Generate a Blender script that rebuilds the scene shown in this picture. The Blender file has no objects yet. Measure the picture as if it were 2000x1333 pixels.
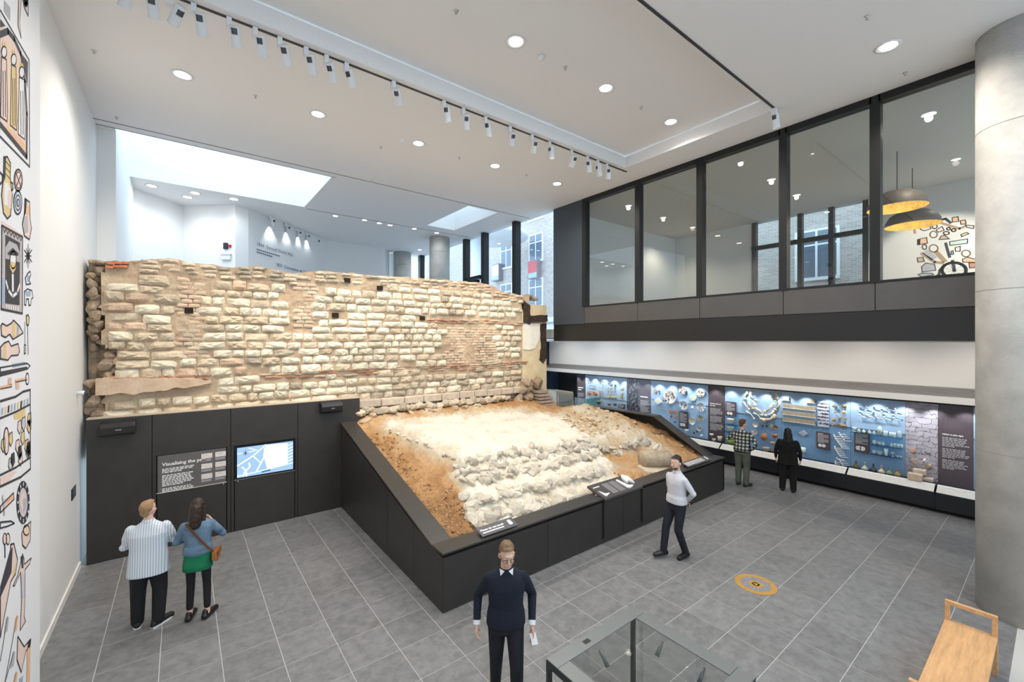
import bpy, bmesh, math, random
import numpy as np
from mathutils import Vector, Matrix, noise
random.seed(7)
PI = math.pi
sc = bpy.context.scene
COL = sc.collection
# ---------------------------------------------------------------- camera, world, exposure
EYE = 3.9; FPX = 833.33; YAW = math.radians(37.74)
cam = bpy.data.cameras.new('camera'); cam.lens = 15.0; cam.sensor_width = 36.0; cam.clip_start = 0.05
camo = bpy.data.objects.new('camera', cam); COL.objects.link(camo)
camo.location = (0, 0, EYE); camo.rotation_euler = (PI/2, 0, -YAW); sc.camera = camo
w = bpy.data.worlds.new('world'); sc.world = w; w.use_nodes = True
bg = w.node_tree.nodes['Background']; bg.inputs[0].default_value = (0.62, 0.81, 1.0, 1); bg.inputs[1].default_value = 4.2
sc.view_settings.view_transform = 'Standard'; sc.view_settings.look = 'None'
sc.view_settings.gamma = 1.0; sc.view_settings.use_curve_mapping = False
sc.view_settings.exposure = 0.0
sc.cycles.max_bounces = 7; sc.cycles.diffuse_bounces = 4; sc.cycles.glossy_bounces = 3
SPOT_W, DOWN_W, CASE_W, GAL_W, SOFFIT_W = 200, 250, 40, 34, 62
# ---------------------------------------------------------------- survey helpers (photograph point -> place on a known plane)
FW = (math.sin(YAW), math.cos(YAW)); RT = (math.cos(YAW), -math.sin(YAW))
def ray(px): a = px-1000; return (FW[0]*FPX+RT[0]*a, FW[1]*FPX+RT[1]*a)
def onZ(px, py, z): s = (EYE-z)/(py-666.5); x, y = ray(px); return Vector((x*s, y*s, z))
def onX(px, py, X): x, y = ray(px); s = X/x; return Vector((X, y*s, EYE-(py-666.5)*s))
def onY(px, py, Y): x, y = ray(px); s = Y/y; return Vector((x*s, Y, EYE-(py-666.5)*s))
# ---------------------------------------------------------------- materials
MATS = {}
def M(name, col, rough=.5, metal=0., var=0., scale=8., col2=None, bump=0., bscale=None, rnd=0., spec=.4, emit=None, es=0., alpha=None, stretch=None, coat=0.):
    if name in MATS: return MATS[name]
    m = bpy.data.materials.new(name); m.use_nodes = True; nt = m.node_tree; N = nt.nodes; L = nt.links
    b = N['Principled BSDF']; c = (*col, 1)
    b.inputs['Base Color'].default_value = c; b.inputs['Roughness'].default_value = rough
    b.inputs['Metallic'].default_value = metal; b.inputs['Specular IOR Level'].default_value = spec
    if coat: b.inputs['Coat Weight'].default_value = coat
    if emit: b.inputs['Emission Color'].default_value = (*emit, 1); b.inputs['Emission Strength'].default_value = es
    out = None
    if var or col2 or bump or rnd:
        tc = N.new('ShaderNodeTexCoord'); src = tc.outputs['Object']
        if stretch:
            mp = N.new('ShaderNodeMapping'); mp.inputs['Scale'].default_value = stretch; L.new(src, mp.inputs['Vector']); src = mp.outputs['Vector']
        if rnd:
            oi = N.new('ShaderNodeObjectInfo'); ad = N.new('ShaderNodeVectorMath'); ad.operation = 'ADD'
            mu = N.new('ShaderNodeMath'); mu.operation = 'MULTIPLY'; mu.inputs[1].default_value = 37.
            L.new(oi.outputs['Random'], mu.inputs[0]); L.new(src, ad.inputs[0]); L.new(mu.outputs[0], ad.inputs[1]); src = ad.outputs[0]
        nz = N.new('ShaderNodeTexNoise'); nz.inputs['Scale'].default_value = scale; nz.inputs['Detail'].default_value = 6; nz.inputs['Roughness'].default_value = .65
        L.new(src, nz.inputs['Vector'])
        if var or col2:
            mx = N.new('ShaderNodeMix'); mx.data_type = 'RGBA'
            c2 = (*col2, 1) if col2 else tuple(max(0, k*(1-var)) for k in col)+(1,)
            c1 = c if col2 else tuple(min(1, k*(1+var)) for k in col)+(1,)
            rp = N.new('ShaderNodeMapRange'); rp.inputs[1].default_value = .34; rp.inputs[2].default_value = .66
            L.new(nz.outputs['Fac'], rp.inputs[0]); L.new(rp.outputs[0], mx.inputs[0])
            mx.inputs[6].default_value = c2; mx.inputs[7].default_value = c1; out = mx.outputs[2]
        if rnd:
            hs = N.new('ShaderNodeHueSaturation'); mr = N.new('ShaderNodeMapRange'); mr.inputs[3].default_value = 1-rnd; mr.inputs[4].default_value = 1+rnd
            geo = N.new('ShaderNodeNewGeometry'); a2 = N.new('ShaderNodeMath'); a2.operation = 'ADD'; fr = N.new('ShaderNodeMath'); fr.operation = 'FRACT'
            L.new(oi.outputs['Random'], a2.inputs[0]); L.new(geo.outputs['Random Per Island'], a2.inputs[1]); L.new(a2.outputs[0], fr.inputs[0])
            L.new(fr.outputs[0], mr.inputs[0]); L.new(mr.outputs[0], hs.inputs['Value'])
            if out: L.new(out, hs.inputs['Color'])
            else: hs.inputs['Color'].default_value = c
            out = hs.outputs[0]
        if out: L.new(out, b.inputs['Base Color'])
        if bump:
            bp = N.new('ShaderNodeBump'); bp.inputs['Strength'].default_value = bump; bp.inputs['Distance'].default_value = .02
            h = nz
            if bscale:
                h = N.new('ShaderNodeTexNoise'); h.inputs['Scale'].default_value = bscale; h.inputs['Detail'].default_value = 5; L.new(src, h.inputs['Vector'])
            L.new(h.outputs['Fac'], bp.inputs['Height']); L.new(bp.outputs[0], b.inputs['Normal'])
    MATS[name] = m; return m
def glass(name, tint, refl, rough=0.0):
    if name in MATS: return MATS[name]
    m = bpy.data.materials.new(name); m.use_nodes = True; nt = m.node_tree; N = nt.nodes; L = nt.links
    N.remove(N['Principled BSDF']); o = N['Material Output']
    t = N.new('ShaderNodeBsdfTransparent'); t.inputs[0].default_value = (*tint, 1)
    g = N.new('ShaderNodeBsdfGlossy'); g.inputs['Roughness'].default_value = rough
    lw = N.new('ShaderNodeLayerWeight'); lw.inputs[0].default_value = .5
    pw = N.new('ShaderNodeMath'); pw.operation = 'POWER'; pw.inputs[1].default_value = 4.; L.new(lw.outputs['Facing'], pw.inputs[0])
    ma = N.new('ShaderNodeMath'); ma.operation = 'MULTIPLY_ADD'; ma.inputs[1].default_value = 1-refl; ma.inputs[2].default_value = refl; L.new(pw.outputs[0], ma.inputs[0])
    mx = N.new('ShaderNodeMixShader'); L.new(ma.outputs[0], mx.inputs[0]); L.new(t.outputs[0], mx.inputs[1]); L.new(g.outputs[0], mx.inputs[2])
    L.new(mx.outputs[0], o.inputs[0]); MATS[name] = m; return m
# ---------------------------------------------------------------- mesh helpers
class MB:
    def __init__(s): s.v = []; s.f = []; s.m = []
    def add(s, vs, fs, mi=0):
        o = len(s.v); s.v += [tuple(v) for v in vs]; s.f += [tuple(i+o for i in f) for f in fs]; s.m += [mi]*len(fs); return s
    def box(s, x0, x1, y0, y1, z0, z1, mi=0):
        return s.add([(x0,y0,z0),(x1,y0,z0),(x1,y1,z0),(x0,y1,z0),(x0,y0,z1),(x1,y0,z1),(x1,y1,z1),(x0,y1,z1)],
                     [(3,2,1,0),(4,5,6,7),(0,1,5,4),(1,2,6,5),(2,3,7,6),(3,0,4,7)], mi)
    def prism(s, pts, d, mi=0):
        "polygon pts (3-D) pushed along d"
        n = len(pts); d = Vector(d); a = [Vector(p) for p in pts]; b = [p+d for p in a]
        return s.add(a+b, [tuple(range(n-1, -1, -1)), tuple(range(n, 2*n))]+[(i, (i+1) % n, n+(i+1) % n, n+i) for i in range(n)], mi)
    def bar(s, p, q, w, h, mi=0):
        p = Vector(p); q = Vector(q); d = (q-p).normalized(); u = Vector((0,0,1)) if abs(d.z) < .95 else Vector((1,0,0))
        r = d.cross(u).normalized(); u = r.cross(d)
        c = [p+r*(a*w/2)+u*(b*h/2) for a, b in ((-1,-1),(1,-1),(1,1),(-1,1))]
        return s.prism(c, q-p, mi)
    def lathe(s, prof, seg=16, mi=0, mat=None, a0=0, a1=2*PI, cap=True):
        "prof list of (r,z) about local z"
        full = abs(a1-a0-2*PI) < 1e-6; n = seg if full else seg+1; vs = []; fs = []
        for r, z in prof:
            for k in range(n):
                a = a0+(a1-a0)*k/seg; vs.append(Vector((r*math.cos(a), r*math.sin(a), z)))
        for i in range(len(prof)-1):
            for k in range(seg):
                k2 = (k+1) % n if full else k+1
                fs.append((i*n+k, i*n+k2, (i+1)*n+k2, (i+1)*n+k))
        if prof[0][0] > 1e-4 and full and cap: fs.append(tuple(range(n-1, -1, -1)))
        if prof[-1][0] > 1e-4 and full and cap: fs.append(tuple(range((len(prof)-1)*n, len(prof)*n)))
        if mat is not None: vs = [mat @ v for v in vs]
        return s.add(vs, fs, mi)
    def tube(s, pts, rad, seg=8, mi=0, cap=True):
        pts = [Vector(p) for p in pts]; rad = rad if isinstance(rad, (list, tuple)) else [rad]*len(pts); vs = []; fs = []
        pu = None
        for i, p in enumerate(pts):
            d = (pts[min(i+1, len(pts)-1)]-pts[max(i-1, 0)]).normalized()
            u = Vector((0,0,1)) if abs(d.z) < .9 else Vector((1,0,0))
            if pu is not None: u = pu
            r = d.cross(u).normalized(); u = r.cross(d).normalized(); pu = u
            for k in range(seg): a = 2*PI*k/seg; vs.append(p+(r*math.cos(a)+u*math.sin(a))*rad[i])
        for i in range(len(pts)-1):
            for k in range(seg): fs.append((i*seg+k, i*seg+(k+1) % seg, (i+1)*seg+(k+1) % seg, (i+1)*seg+k))
        if cap: fs += [tuple(range(seg-1, -1, -1)), tuple(range((len(pts)-1)*seg, len(pts)*seg))]
        return s.add(vs, fs, mi)
    def ball(s, c, r, seg=12, rings=8, mi=0, rot=None):
        r = r if isinstance(r, (list, tuple, Vector)) else (r, r, r); vs = []; fs = []
        for i in range(rings+1):
            t = PI*i/rings
            for k in range(seg):
                a = 2*PI*k/seg; v = Vector((r[0]*math.sin(t)*math.cos(a), r[1]*math.sin(t)*math.sin(a), -r[2]*math.cos(t)))
                vs.append((rot @ v if rot else v)+Vector(c))
        for i in range(rings):
            for k in range(seg): fs.append((i*seg+k, i*seg+(k+1) % seg, (i+1)*seg+(k+1) % seg, (i+1)*seg+k))
        return s.add(vs, fs, mi)
    def loft(s, rings, seg=20, mi=0):
        "rings list of (centre, rx, ry) horizontal ellipses"
        vs = []; fs = []
        for c, rx, ry in rings:
            for k in range(seg):
                a = 2*PI*k/seg; ca, sa = math.cos(a), math.sin(a)
                vs.append((c[0]+rx*math.copysign(abs(ca)**.85, ca), c[1]+ry*math.copysign(abs(sa)**.85, sa), c[2]))
        for i in range(len(rings)-1):
            for k in range(seg): fs.append((i*seg+k, i*seg+(k+1) % seg, (i+1)*seg+(k+1) % seg, (i+1)*seg+k))
        fs += [tuple(range(seg-1, -1, -1)), tuple(range((len(rings)-1)*seg, len(rings)*seg))]
        return s.add(vs, fs, mi)
    def mesh(s, name, mats, smooth=False):
        me = bpy.data.meshes.new(name); me.from_pydata(s.v, [], s.f)
        for m in (mats if isinstance(mats, (list, tuple)) else [mats]): me.materials.append(m)
        if any(s.m): me.polygons.foreach_set('material_index', s.m)
        if smooth: me.polygons.foreach_set('use_smooth', [True]*len(me.polygons))
        me.update(); return me
    def build(s, name, mats, parent=None, smooth=False, loc=None):
        return link(name, s.mesh(name, mats, smooth), parent, loc)
def link(name, me, parent=None, loc=None):
    o = bpy.data.objects.new(name, me); COL.objects.link(o)
    if parent: o.parent = parent
    if loc is not None: o.location = loc
    return o
def bevel(o, wd, seg=2):
    m = o.modifiers.new('bevel', 'BEVEL'); m.width = wd; m.segments = seg; m.limit_method = 'ANGLE'; return o
def tag(o, label, cat, group=None, kind=None):
    if label: o['label'] = label
    if cat: o['category'] = cat
    if group: o['group'] = group
    if kind: o['kind'] = kind
    return o
def struct(o): o['kind'] = 'structure'; return o
def thing(name, label, cat, loc=(0,0,0), rz=0., group=None):
    o = bpy.data.objects.new(name, None); COL.objects.link(o); o.location = loc; o.rotation_euler = (0,0,rz); o.empty_display_size = .1
    return tag(o, label, cat, group)
def light(name, kind, loc, power, col, parent=None, aim=None, size=.1, angle=60, blend=.5):
    l = bpy.data.lights.new(name, kind); l.energy = power; l.color = col
    if kind == 'SPOT': l.spot_size = math.radians(angle); l.spot_blend = blend; l.shadow_soft_size = size
    elif kind == 'AREA': l.shape = 'DISK'; l.size = size
    else: l.shadow_soft_size = size
    o = bpy.data.objects.new(name, l); COL.objects.link(o); o.location = loc
    if aim is not None: o.rotation_euler = (Vector(aim)-Vector(loc)).to_track_quat('-Z', 'Y').to_euler()
    if parent: o.parent = parent; o.matrix_parent_inverse = Matrix.Translation(parent.location).inverted() if parent.rotation_euler.z == 0 else parent.matrix_world.inverted()
    return o
def text(name, s, size, loc, xdir, ydir, mat, parent=None, align='LEFT', bold=0.):
    "lettering as flat mesh: xdir reading direction, ydir up"
    cu = bpy.data.curves.new(name, 'FONT'); cu.body = s; cu.size = size; cu.align_x = align; cu.resolution_u = 3; cu.offset = bold
    t = bpy.data.objects.new(name, cu); COL.objects.link(t)
    dg = bpy.context.evaluated_depsgraph_get(); me = bpy.data.meshes.new_from_object(t.evaluated_get(dg)); bpy.data.objects.remove(t); bpy.data.curves.remove(cu)
    x = Vector(xdir).normalized(); y = Vector(ydir).normalized(); z = x.cross(y)
    mt = Matrix((x, y, z)).transposed().to_4x4(); mt.translation = Vector(loc); me.transform(mt); me.materials.clear(); me.materials.append(mat)
    return link(name, me, parent)
WHITE = M('white_paint', (.83,.83,.82), .7)
CEIL = M('ceiling_paint', (.86,.85,.84), .8)
DARK = M('dark_metal_panel', (.045,.041,.038), .42, .25, var=.1, scale=3, spec=.5)
DARKTOP = M('dark_metal_cap', (.06,.055,.05), .36, .3, spec=.5)
BLACK = M('black_gap', (.008,.008,.008), .7)
FRAME = M('dark_window_frame', (.016,.017,.018), .4, .2)
WTXT = M('white_lettering', (.85,.84,.82), .7)
STEEL = M('brushed_steel', (.6,.6,.6), .3, .9)
CONC = M('concrete', (.50,.49,.46), .75, var=.14, scale=2.2, bump=.12, bscale=30)
CHROME = M('lamp_reflector', (.85,.85,.85), .15, 1.)
LAMPW = M('white_lamp_housing', (.8,.82,.84), .45)
GLOW = M('lamp_glow', (1,1,1), .5, emit=(1,.95,.88), es=14.)
GLOWC = M('lamp_glow_cool', (1,1,1), .5, emit=(.92,.96,1), es=16.)
# ================================================================ THE SETTING
CZ = 8.33; XR = 9.91; XL = -1.39; YB = 10.36
# ---- floor with its tiles
TILE = M('grey_stone_tile', (.20,.20,.203), .42, var=.2, scale=8, bump=.05, bscale=40, rnd=.09, spec=.45)
GROUT = M('pale_grout', (.55,.54,.52), .8)
fl = MB().box(-1.5, 14.2, -4, 15.2, -.12, -.004).build('floor', GROUT); struct(fl)
def tile_mesh(w, d):
    return MB().add([(0,0,-.03),(w,0,-.03),(w,d,-.03),(0,d,-.03),(0,0,-.001),(w,0,-.001),(w,d,-.001),(0,d,-.001),(.003,.003,0),(w-.003,.003,0),(w-.003,d-.003,0),(.003,d-.003,0)],
        [(0,1,5,4),(1,2,6,5),(2,3,7,6),(3,0,4,7),(4,5,9,8),(5,6,10,9),(6,7,11,10),(7,4,8,11),(8,9,10,11)]).mesh('tile', TILE)
def proj(X, Y, Z):
    d = X*FW[0]+Y*FW[1]; r = X*RT[0]+Y*RT[1]
    return (1000+FPX*r/d, 666.5-FPX*(Z-EYE)/d) if d > .1 else (-9999, -9999)
TX, TY, G = .598, .594, .009
full = tile_mesh(TX-G, TY-G); cand = []
for i in range(-4, 23):
    for j in range(-7, 10):
        x0 = .985+i*TX; y0 = 4.535+j*TY; x1 = x0+TX; y1 = y0+TY
        cx0 = max(x0, XL+.005); cx1 = min(x1, 13.7); cy1 = min(y1, YB) if x0 < 3 else y1
        if cx1-cx0 < .05 or cy1-y0 < .05: continue
        if cx0 > 3.0 and cx1 < 11.2 and y0 > 5.45: continue
        px, py = proj((cx0+cx1)/2, (y0+cy1)/2, 0)
        inview = -60 < px < 2060 and py < 1400
        cand.append((inview, -((cx0+cx1)**2+(y0+cy1)**2), cx0, cx1, y0, cy1))
cand.sort(key=lambda c: (not c[0], -c[1])); rest = MB()
for k, (iv, _, x0, x1, y0, y1) in enumerate(cand):
    if iv and k < 300:
        me = full if abs(x1-x0-TX) < .002 and abs(y1-y0-TY) < .002 else tile_mesh(x1-x0-G, y1-y0-G)
        link('tile', me, fl, (x0+G/2, y0+G/2, 0))
    else: rest.box(x0+G/2, x1-G/2, y0+G/2, y1-G/2, -.03, 0)
r = rest.build('tile_field', TILE, fl); r['kind'] = 'stuff'
# ---- left side
struct(MB().box(XL-.2, XL, 6.3, 12.25, 0, CZ).build('wall_left', WHITE))
struct(MB().box(XL-.2, -1.15, -4, 6.42, 0, CZ).build('wall_mural', M('mural_wall_paint', (.80,.81,.84), .65)))
struct(MB().box(XL, XL+.02, 6.43, YB-.02, 0, .11).build('baseboard_left', M('baseboard_paint', (.86,.84,.80), .5)))
# ---- ceiling: plates around the coffer and the two roof lights
X0, X1 = XL-.2, XR+.15
CO = (-.6, 8.97, 3.42, 6.85)          # coffer
S1 = (-1.1, 3.2, 12.08, 15.35); S2 = (7.42, 8.62, 11.92, 14.9)
c = MB()
def plate(x0, x1, y0, y1, z=CZ, t=.28): c.box(x0, x1, y0, y1, z, z+t)
plate(X0, X1, -4, CO[2]); plate(X0, CO[0], CO[2], CO[3]); plate(CO[1], X1, CO[2], CO[3]); plate(X0, X1, CO[3], S1[2]-.16)
plate(CO[0]-.05, CO[1]+.05, CO[2]-.05, CO[3]+.05, 8.63, .1)
plate(X0, S1[0], S1[2]-.16, S1[3]); plate(S1[0], S1[1], S1[2]-.16, S1[2]); plate(S1[1], S2[0], S1[2]-.16, S1[3])
plate(S2[0], S2[1], S1[2]-.16, S2[2]); plate(S2[0], S2[1], S2[3], S1[3]); plate(S2[1], X1, S1[2]-.16, S1[3]); plate(X0, X1, S1[3], 22)
struct(c.build('ceiling', CEIL))
for S, nm in ((S1, 'skylight_well_1'), (S2, 'skylight_well_2')):
    x0, x1, y0, y1 = S; t = .1; m = MB(); z0, z1 = CZ+.28, CZ+1.9
    m.box(x0-t, x0, y0-t, y1+t, z0, z1).box(x1, x1+t, y0-t, y1+t, z0, z1).box(x0, x1, y0-t, y0, z0, z1).box(x0, x1, y1, y1+t, z0, z1)
    struct(m.build('trim_'+nm, WHITE))
# shadow gaps in the ceiling
g = M('shadow_gap', (.03,.03,.035), .8)
for n, (x0, x1, y) in enumerate(((XL, XR, 11.78), (3.3, XR, 15.5), (XL, 3.3, 12.06))):
    struct(MB().box(x0, x1, y, y+.025, CZ-.003, CZ+.01).build('trim_%d' % (n+1), g))
# ---- upper gallery behind the Roman wall
struct(MB().box(XL-.2, XR, 11.35, 22, 3.9, 4.45).build('floor_gallery', M('gallery_floor', (.35,.35,.36), .4, var=.1)))
def wall(name, a, b, z0=4.45, z1=CZ, t=.15, m=WHITE):
    a = Vector((*a, 0)); b = Vector((*b, 0)); d = (b-a).normalized(); nrm = Vector((-d.y, d.x, 0))*t
    return struct(MB().prism([a+Vector((0,0,z0)), b+Vector((0,0,z0)), b+nrm+Vector((0,0,z0)), a+nrm+Vector((0,0,z0))], (0,0,z1-z0)).build(name, m))
wall('wall_gallery_return', (XL, 12.25), (-1.1, 12.25), 3.0)
wall('wall_gallery_left', (-1.1, 12.41), (-1.1, 16.5), 3.0)
wall('wall_gallery_corner', (-1.1, 16.5), (.03, 17.6)); wall('wall_gallery_niche', (.03, 17.6), (1.37, 16.45))
wall('wall_gallery_pier', (1.37, 16.45), (1.75, 16.6)); wt = wall('wall_gallery_text', (1.75, 16.6), (5.0, 19.85))
wall('wall_gallery_back', (5.0, 19.85), (7.63, 19.85)); wall('wall_gallery_recess', (7.63, 19.85), (8.2, 20.6)); wall('wall_gallery_end', (8.2, 20.9), (9.2, 20.9))
# lettering on the diagonal wall
d45 = Vector((1,1,0)).normalized(); GTX = M('grey_lettering', (.16,.21,.28), .8); nrm = Vector((1,-1,0)).normalized()
def on_text_wall(px, py):
    x, y = ray(px); s = -14.84/(x-y); return Vector((x*s, y*s, EYE-(py-666.5)*s))
for s, px, py, sz in (('1944  Second World War', 501, 480, .185), ('1837  Coronation of Queen Victoria', 538.5, 520, .185)):
    text('wall_lettering', s, sz, on_text_wall(px, py)+nrm*.004, d45, (0,0,1), GTX, wt)
m = MB()
for px, py, ln in ((501, 488.5, 1.25), (501, 494, .85)):
    p = on_text_wall(px, py)+nrm*.004
    for k in range(int(ln/.1)): m.prism([p+d45*(k*.1), p+d45*(k*.1+.08), p+d45*(k*.1+.08)+Vector((0,0,.045)), p+d45*(k*.1)+Vector((0,0,.045))], nrm*.001)
m.build('wall_small_print', GTX, wt)
# ---- street glazing beside the gallery
gz = struct(thing('window_1', None, None)); XG = 9.8
GL = glass('street_glass', (.95,.98,1.0), .03)
for px, wd in ((905.5+4.5, .2), (946, .2), (1007.5, .2), (822, .25)):
    x, y = ray(px); Y = XG*y/x
    MB().box(XG-.1, XG+.16, Y-wd/2, Y+wd/2, 4.45, CZ).build('mullion', FRAME, gz)
MB().box(XG+.02, XG+.04, 10.5, 21, 4.45, CZ).build('pane', GL, gz)
a = ray(915); b = ray(941); Ya = XG*a[1]/a[0]; Yb = XG*b[1]/b[0]
dr = MB().box(XG-.12, XG+.1, Yb, Ya, 6.48, 6.62); dr.box(XG-.3, XG-.1, Yb, Ya, 6.3, 6.42); dr.build('door_closer_rail', FRAME, gz)
MB().box(XG-.16, XG-.12, (Ya+Yb)/2-.25, (Ya+Yb)/2+.25, 6.12, 6.3).build('exit_sign', M('exit_green', (.1,.35,.3), .5, emit=(.2,.6,.5), es=.6), gz)
# ---- right-hand upper wall: dark end panel, glazing bays, fascia, black band
struct(MB().box(XR-.02, XR+.2, 9.12, 10.5, 4.44, CZ).build('wall_right_end', M('slate_panel', (.065,.075,.09), .4, .2)))
fw_ = struct(MB().box(XR+.012, XR+.25, -3, 10.5, 3.93, 4.98).build('wall_right_fascia', M('fascia_seam', (.02,.02,.02), .5)))
FAS = M('grey_fascia_panel', (.105,.10,.098), .38, .35, var=.05, scale=2)
BAND = M('black_fascia_band', (.012,.012,.013), .35, spec=.5)
edges = [10.5, 9.12, 7.16, 5.38, 3.57, 2.08, .3, -1.5, -3]
for a, b in zip(edges, edges[1:]): bevel(MB().box(XR-.012, XR+.012, b+.006, a-.006, 4.45, 4.95).build('fascia_panel', FAS, fw_), .004, 1)
MB().box(XR-.004, XR+.012, -3, 10.5, 3.9, 4.44).build('fascia_band', BAND, fw_)
RG = glass('gallery_glass', (.80,.84,.80), .10)
for n, (a, b) in enumerate(zip(edges[1:-1], edges[2:])):
    wn = struct(thing('window_%d' % (n+2), None, None))
    MB().add([(XR+.05, b+.05, 4.97), (XR+.05, a-.05, 4.97), (XR+.05, a-.05, CZ-.1), (XR+.05, b+.05, CZ-.1)], [(3,2,1,0)]).build('pane', RG, wn)
    MB().box(XR-.03, XR+.16, a-.075, a+.075, 4.95, CZ).build('mullion', FRAME, wn)
    MB().box(XR-.03, XR+.16, b+.05, a-.05, CZ-.13, CZ-.001).build('head_frame', FRAME, wn)
    MB().box(XR-.02, XR+.14, b+.05, a-.05, 4.95, 4.99).build('sill_frame', FRAME, wn)
# rooms behind that glazing
struct(MB().box(XR+.25, 17.3, -3, 10.5, 4.2, 4.5).build('floor_upper_room', M('upper_floor', (.3,.27,.24), .4)))
struct(MB().box(XR+.2, 17.3, -3, 10.5, CZ, CZ+.2).build('ceiling_upper_room', M('upper_ceiling', (.72,.70,.67), .8)))
struct(MB().box(17.0, 17.3, -3, 3.75, 4.5, CZ).build('wall_upper_mural', M('upper_mural_wall', (.74,.71,.68), .7)))
struct(MB().box(17.0, 17.3, 7.2, 10.5, 4.5, CZ).build('wall_upper_back', WHITE)); struct(MB().box(XR+.2, 17.3, 10.36, 10.5, 4.5, CZ).build('wall_upper_side', WHITE))
uw = struct(thing('window_9', None, None))
for y in (3.8, 4.7, 5.6, 7.1): MB().box(16.95, 17.15, y-.07, y+.07, 4.5, CZ).build('mullion', FRAME, uw)
MB().box(16.98, 17.12, 3.75, 7.2, 7.3, 7.45).build('transom', FRAME, uw); MB().box(17.02, 17.04, 3.75, 7.2, 4.5, CZ).build('pane', GL, uw)
# soffit, recessed white wall over the cases
struct(MB().box(XR+.25, 17.3, -3, 15.2, 3.88, 3.96).build('ceiling_soffit', CEIL))
struct(MB().box(13.95, 14.1, -3, 15.1, 2.8, 3.88).build('wall_case_upper', WHITE))
struct(MB().box(14.55, 14.65, -3, 17, 0, 2.7).build('wall_case_lower', BLACK))
struct(MB().box(9.9, 14.6, 15.1, 15.25, 0, 3.9).build('wall_right_far', M('navy_wall', (.018,.03,.055), .5)))
# ---- concrete columns
def column(label, cx, cy, r, z0, z1):
    o = MB().lathe([(r, z0), (r, z1)], 64).build('concrete_column', CONC, None, True, (cx, cy, 0)); o.data.polygons[-1].use_smooth = o.data.polygons[-2].use_smooth = False; tag(o, label, 'column', 'round concrete columns')
    for k in (1, 2, 3): MB().lathe([(r+.0015, -.004), (r+.0015, .004)], 64, cap=False).build('cast_joint', M('concrete_joint', (.3,.29,.28), .8), o, True, (0, 0, z0+(z1-z0)*k/3.6))
    return o
column('tall round concrete column beside the wooden bench', 9.43, .36, .45, 0, CZ)
x, y = ray(860); column('round concrete column standing before the street windows of the gallery', 8.76, 16.4, .43, 4.45, CZ)
column('round concrete column at the far white recess of the gallery', 8.75, 20.3, .43, 4.45, CZ)

# near wall added behind the viewpoint to cut sky light, glazed for fill; the street itself
struct(MB().box(XL-.2, 14.6, -4.2, -4, 0, 4.6).build('wall_near_added', WHITE)); struct(MB().box(-1.15, 14.6, -4.15, -4.12, 4.6, CZ).build('window_10', GL))
st_ = MB().box(10.0, 60, 15.3, 60, 4.0, 4.3).box(17.4, 60, -30, 15.3, 4.0, 4.3).box(10.0, 17.4, 10.55, 15.3, 4.0, 4.3).box(-30, 17.4, -30, -4.3, 4.0, 4.3); struct(st_.build('ground_street', M('street_paving', (.42,.42,.42), .9)))
# ================================================================ ROMAN WALL
WY = 10.6
rw = thing('roman_wall', 'long ruined Roman city wall of cream ragstone blocks and red tile courses', 'ruin', (3.6, WY, 2.2))
def RW(o): o.matrix_parent_inverse = Matrix.Translation((-3.6, -WY, -2.2)); return o
tp = [onY(a, b, WY) for a, b in ((166,506),(205,511),(258,512),(275,509),(330,504),(385,514),(450,522),(500,519),(530,524),(570,535),(620,529),(660,531),(720,537),(800,542),(870,547),(940,552),(965,559),(982,570),(1021,577))]
tX = [p.x for p in tp]; tZ = [p.z for p in tp]
def top_z(X): return float(np.interp(X, tX, tZ))
WX0, WX1 = -1.36, tX[-1]
def left_edge(z): return -1.16+.09*noise.noise((z*2.3, 3.1, 0))+.05*noise.noise((z*7, 1, 0))+(.16 if 3.15 < z < 3.75 else 0)
MORTAR = M('lime_mortar_core', (.54,.43,.30), .95, col2=(.38,.27,.18), scale=2.4, bump=.9, bscale=14)
nu, nv = 190, 60; vs = []; fs = []
for i in range(nu+1):
    X = WX0+(WX1-WX0)*i/nu; zt = top_z(X)+.04*noise.noise((X*5, 0, 7))
    for j in range(nv+1):
        z = 1.75+(zt-1.75)*j/nv; y = WY+.03+.03*noise.noise((X*2.2, z*2.2, 1))+.02*noise.noise((X*8, z*8, 4))
        if X < left_edge(z): y += .35+.1*noise.noise((X*9, z*4, 2))
        vs.append((X, y, z))
for i in range(nu):
    for j in range(nv): a = i*(nv+1)+j; fs.append((a, a+nv+1, a+nv+2, a+1))
n0 = len(vs)
for i in range(nu+1):
    X = WX0+(WX1-WX0)*i/nu; zt = top_z(X)
    vs += [(X, WY+.3, zt+.05*noise.noise((X*4, 3, 1))+.02), (X, WY+.75, zt-.05), (X, WY+.75, 1.75)]
for i in range(nu):
    a = i*(nv+1)+nv; b = n0+3*i; fs += [(a, a+nv+1, b+3, b), (b, b+3, b+4, b+1), (b+1, b+4, b+5, b+2)]
e = nu*(nv+1); fs.append(tuple(range(e, e+nv+1))+(n0+3*nu, n0+3*nu+1, n0+3*nu+2))
RW(MB().add(vs, fs).build('wall_core', MORTAR, rw))
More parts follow.
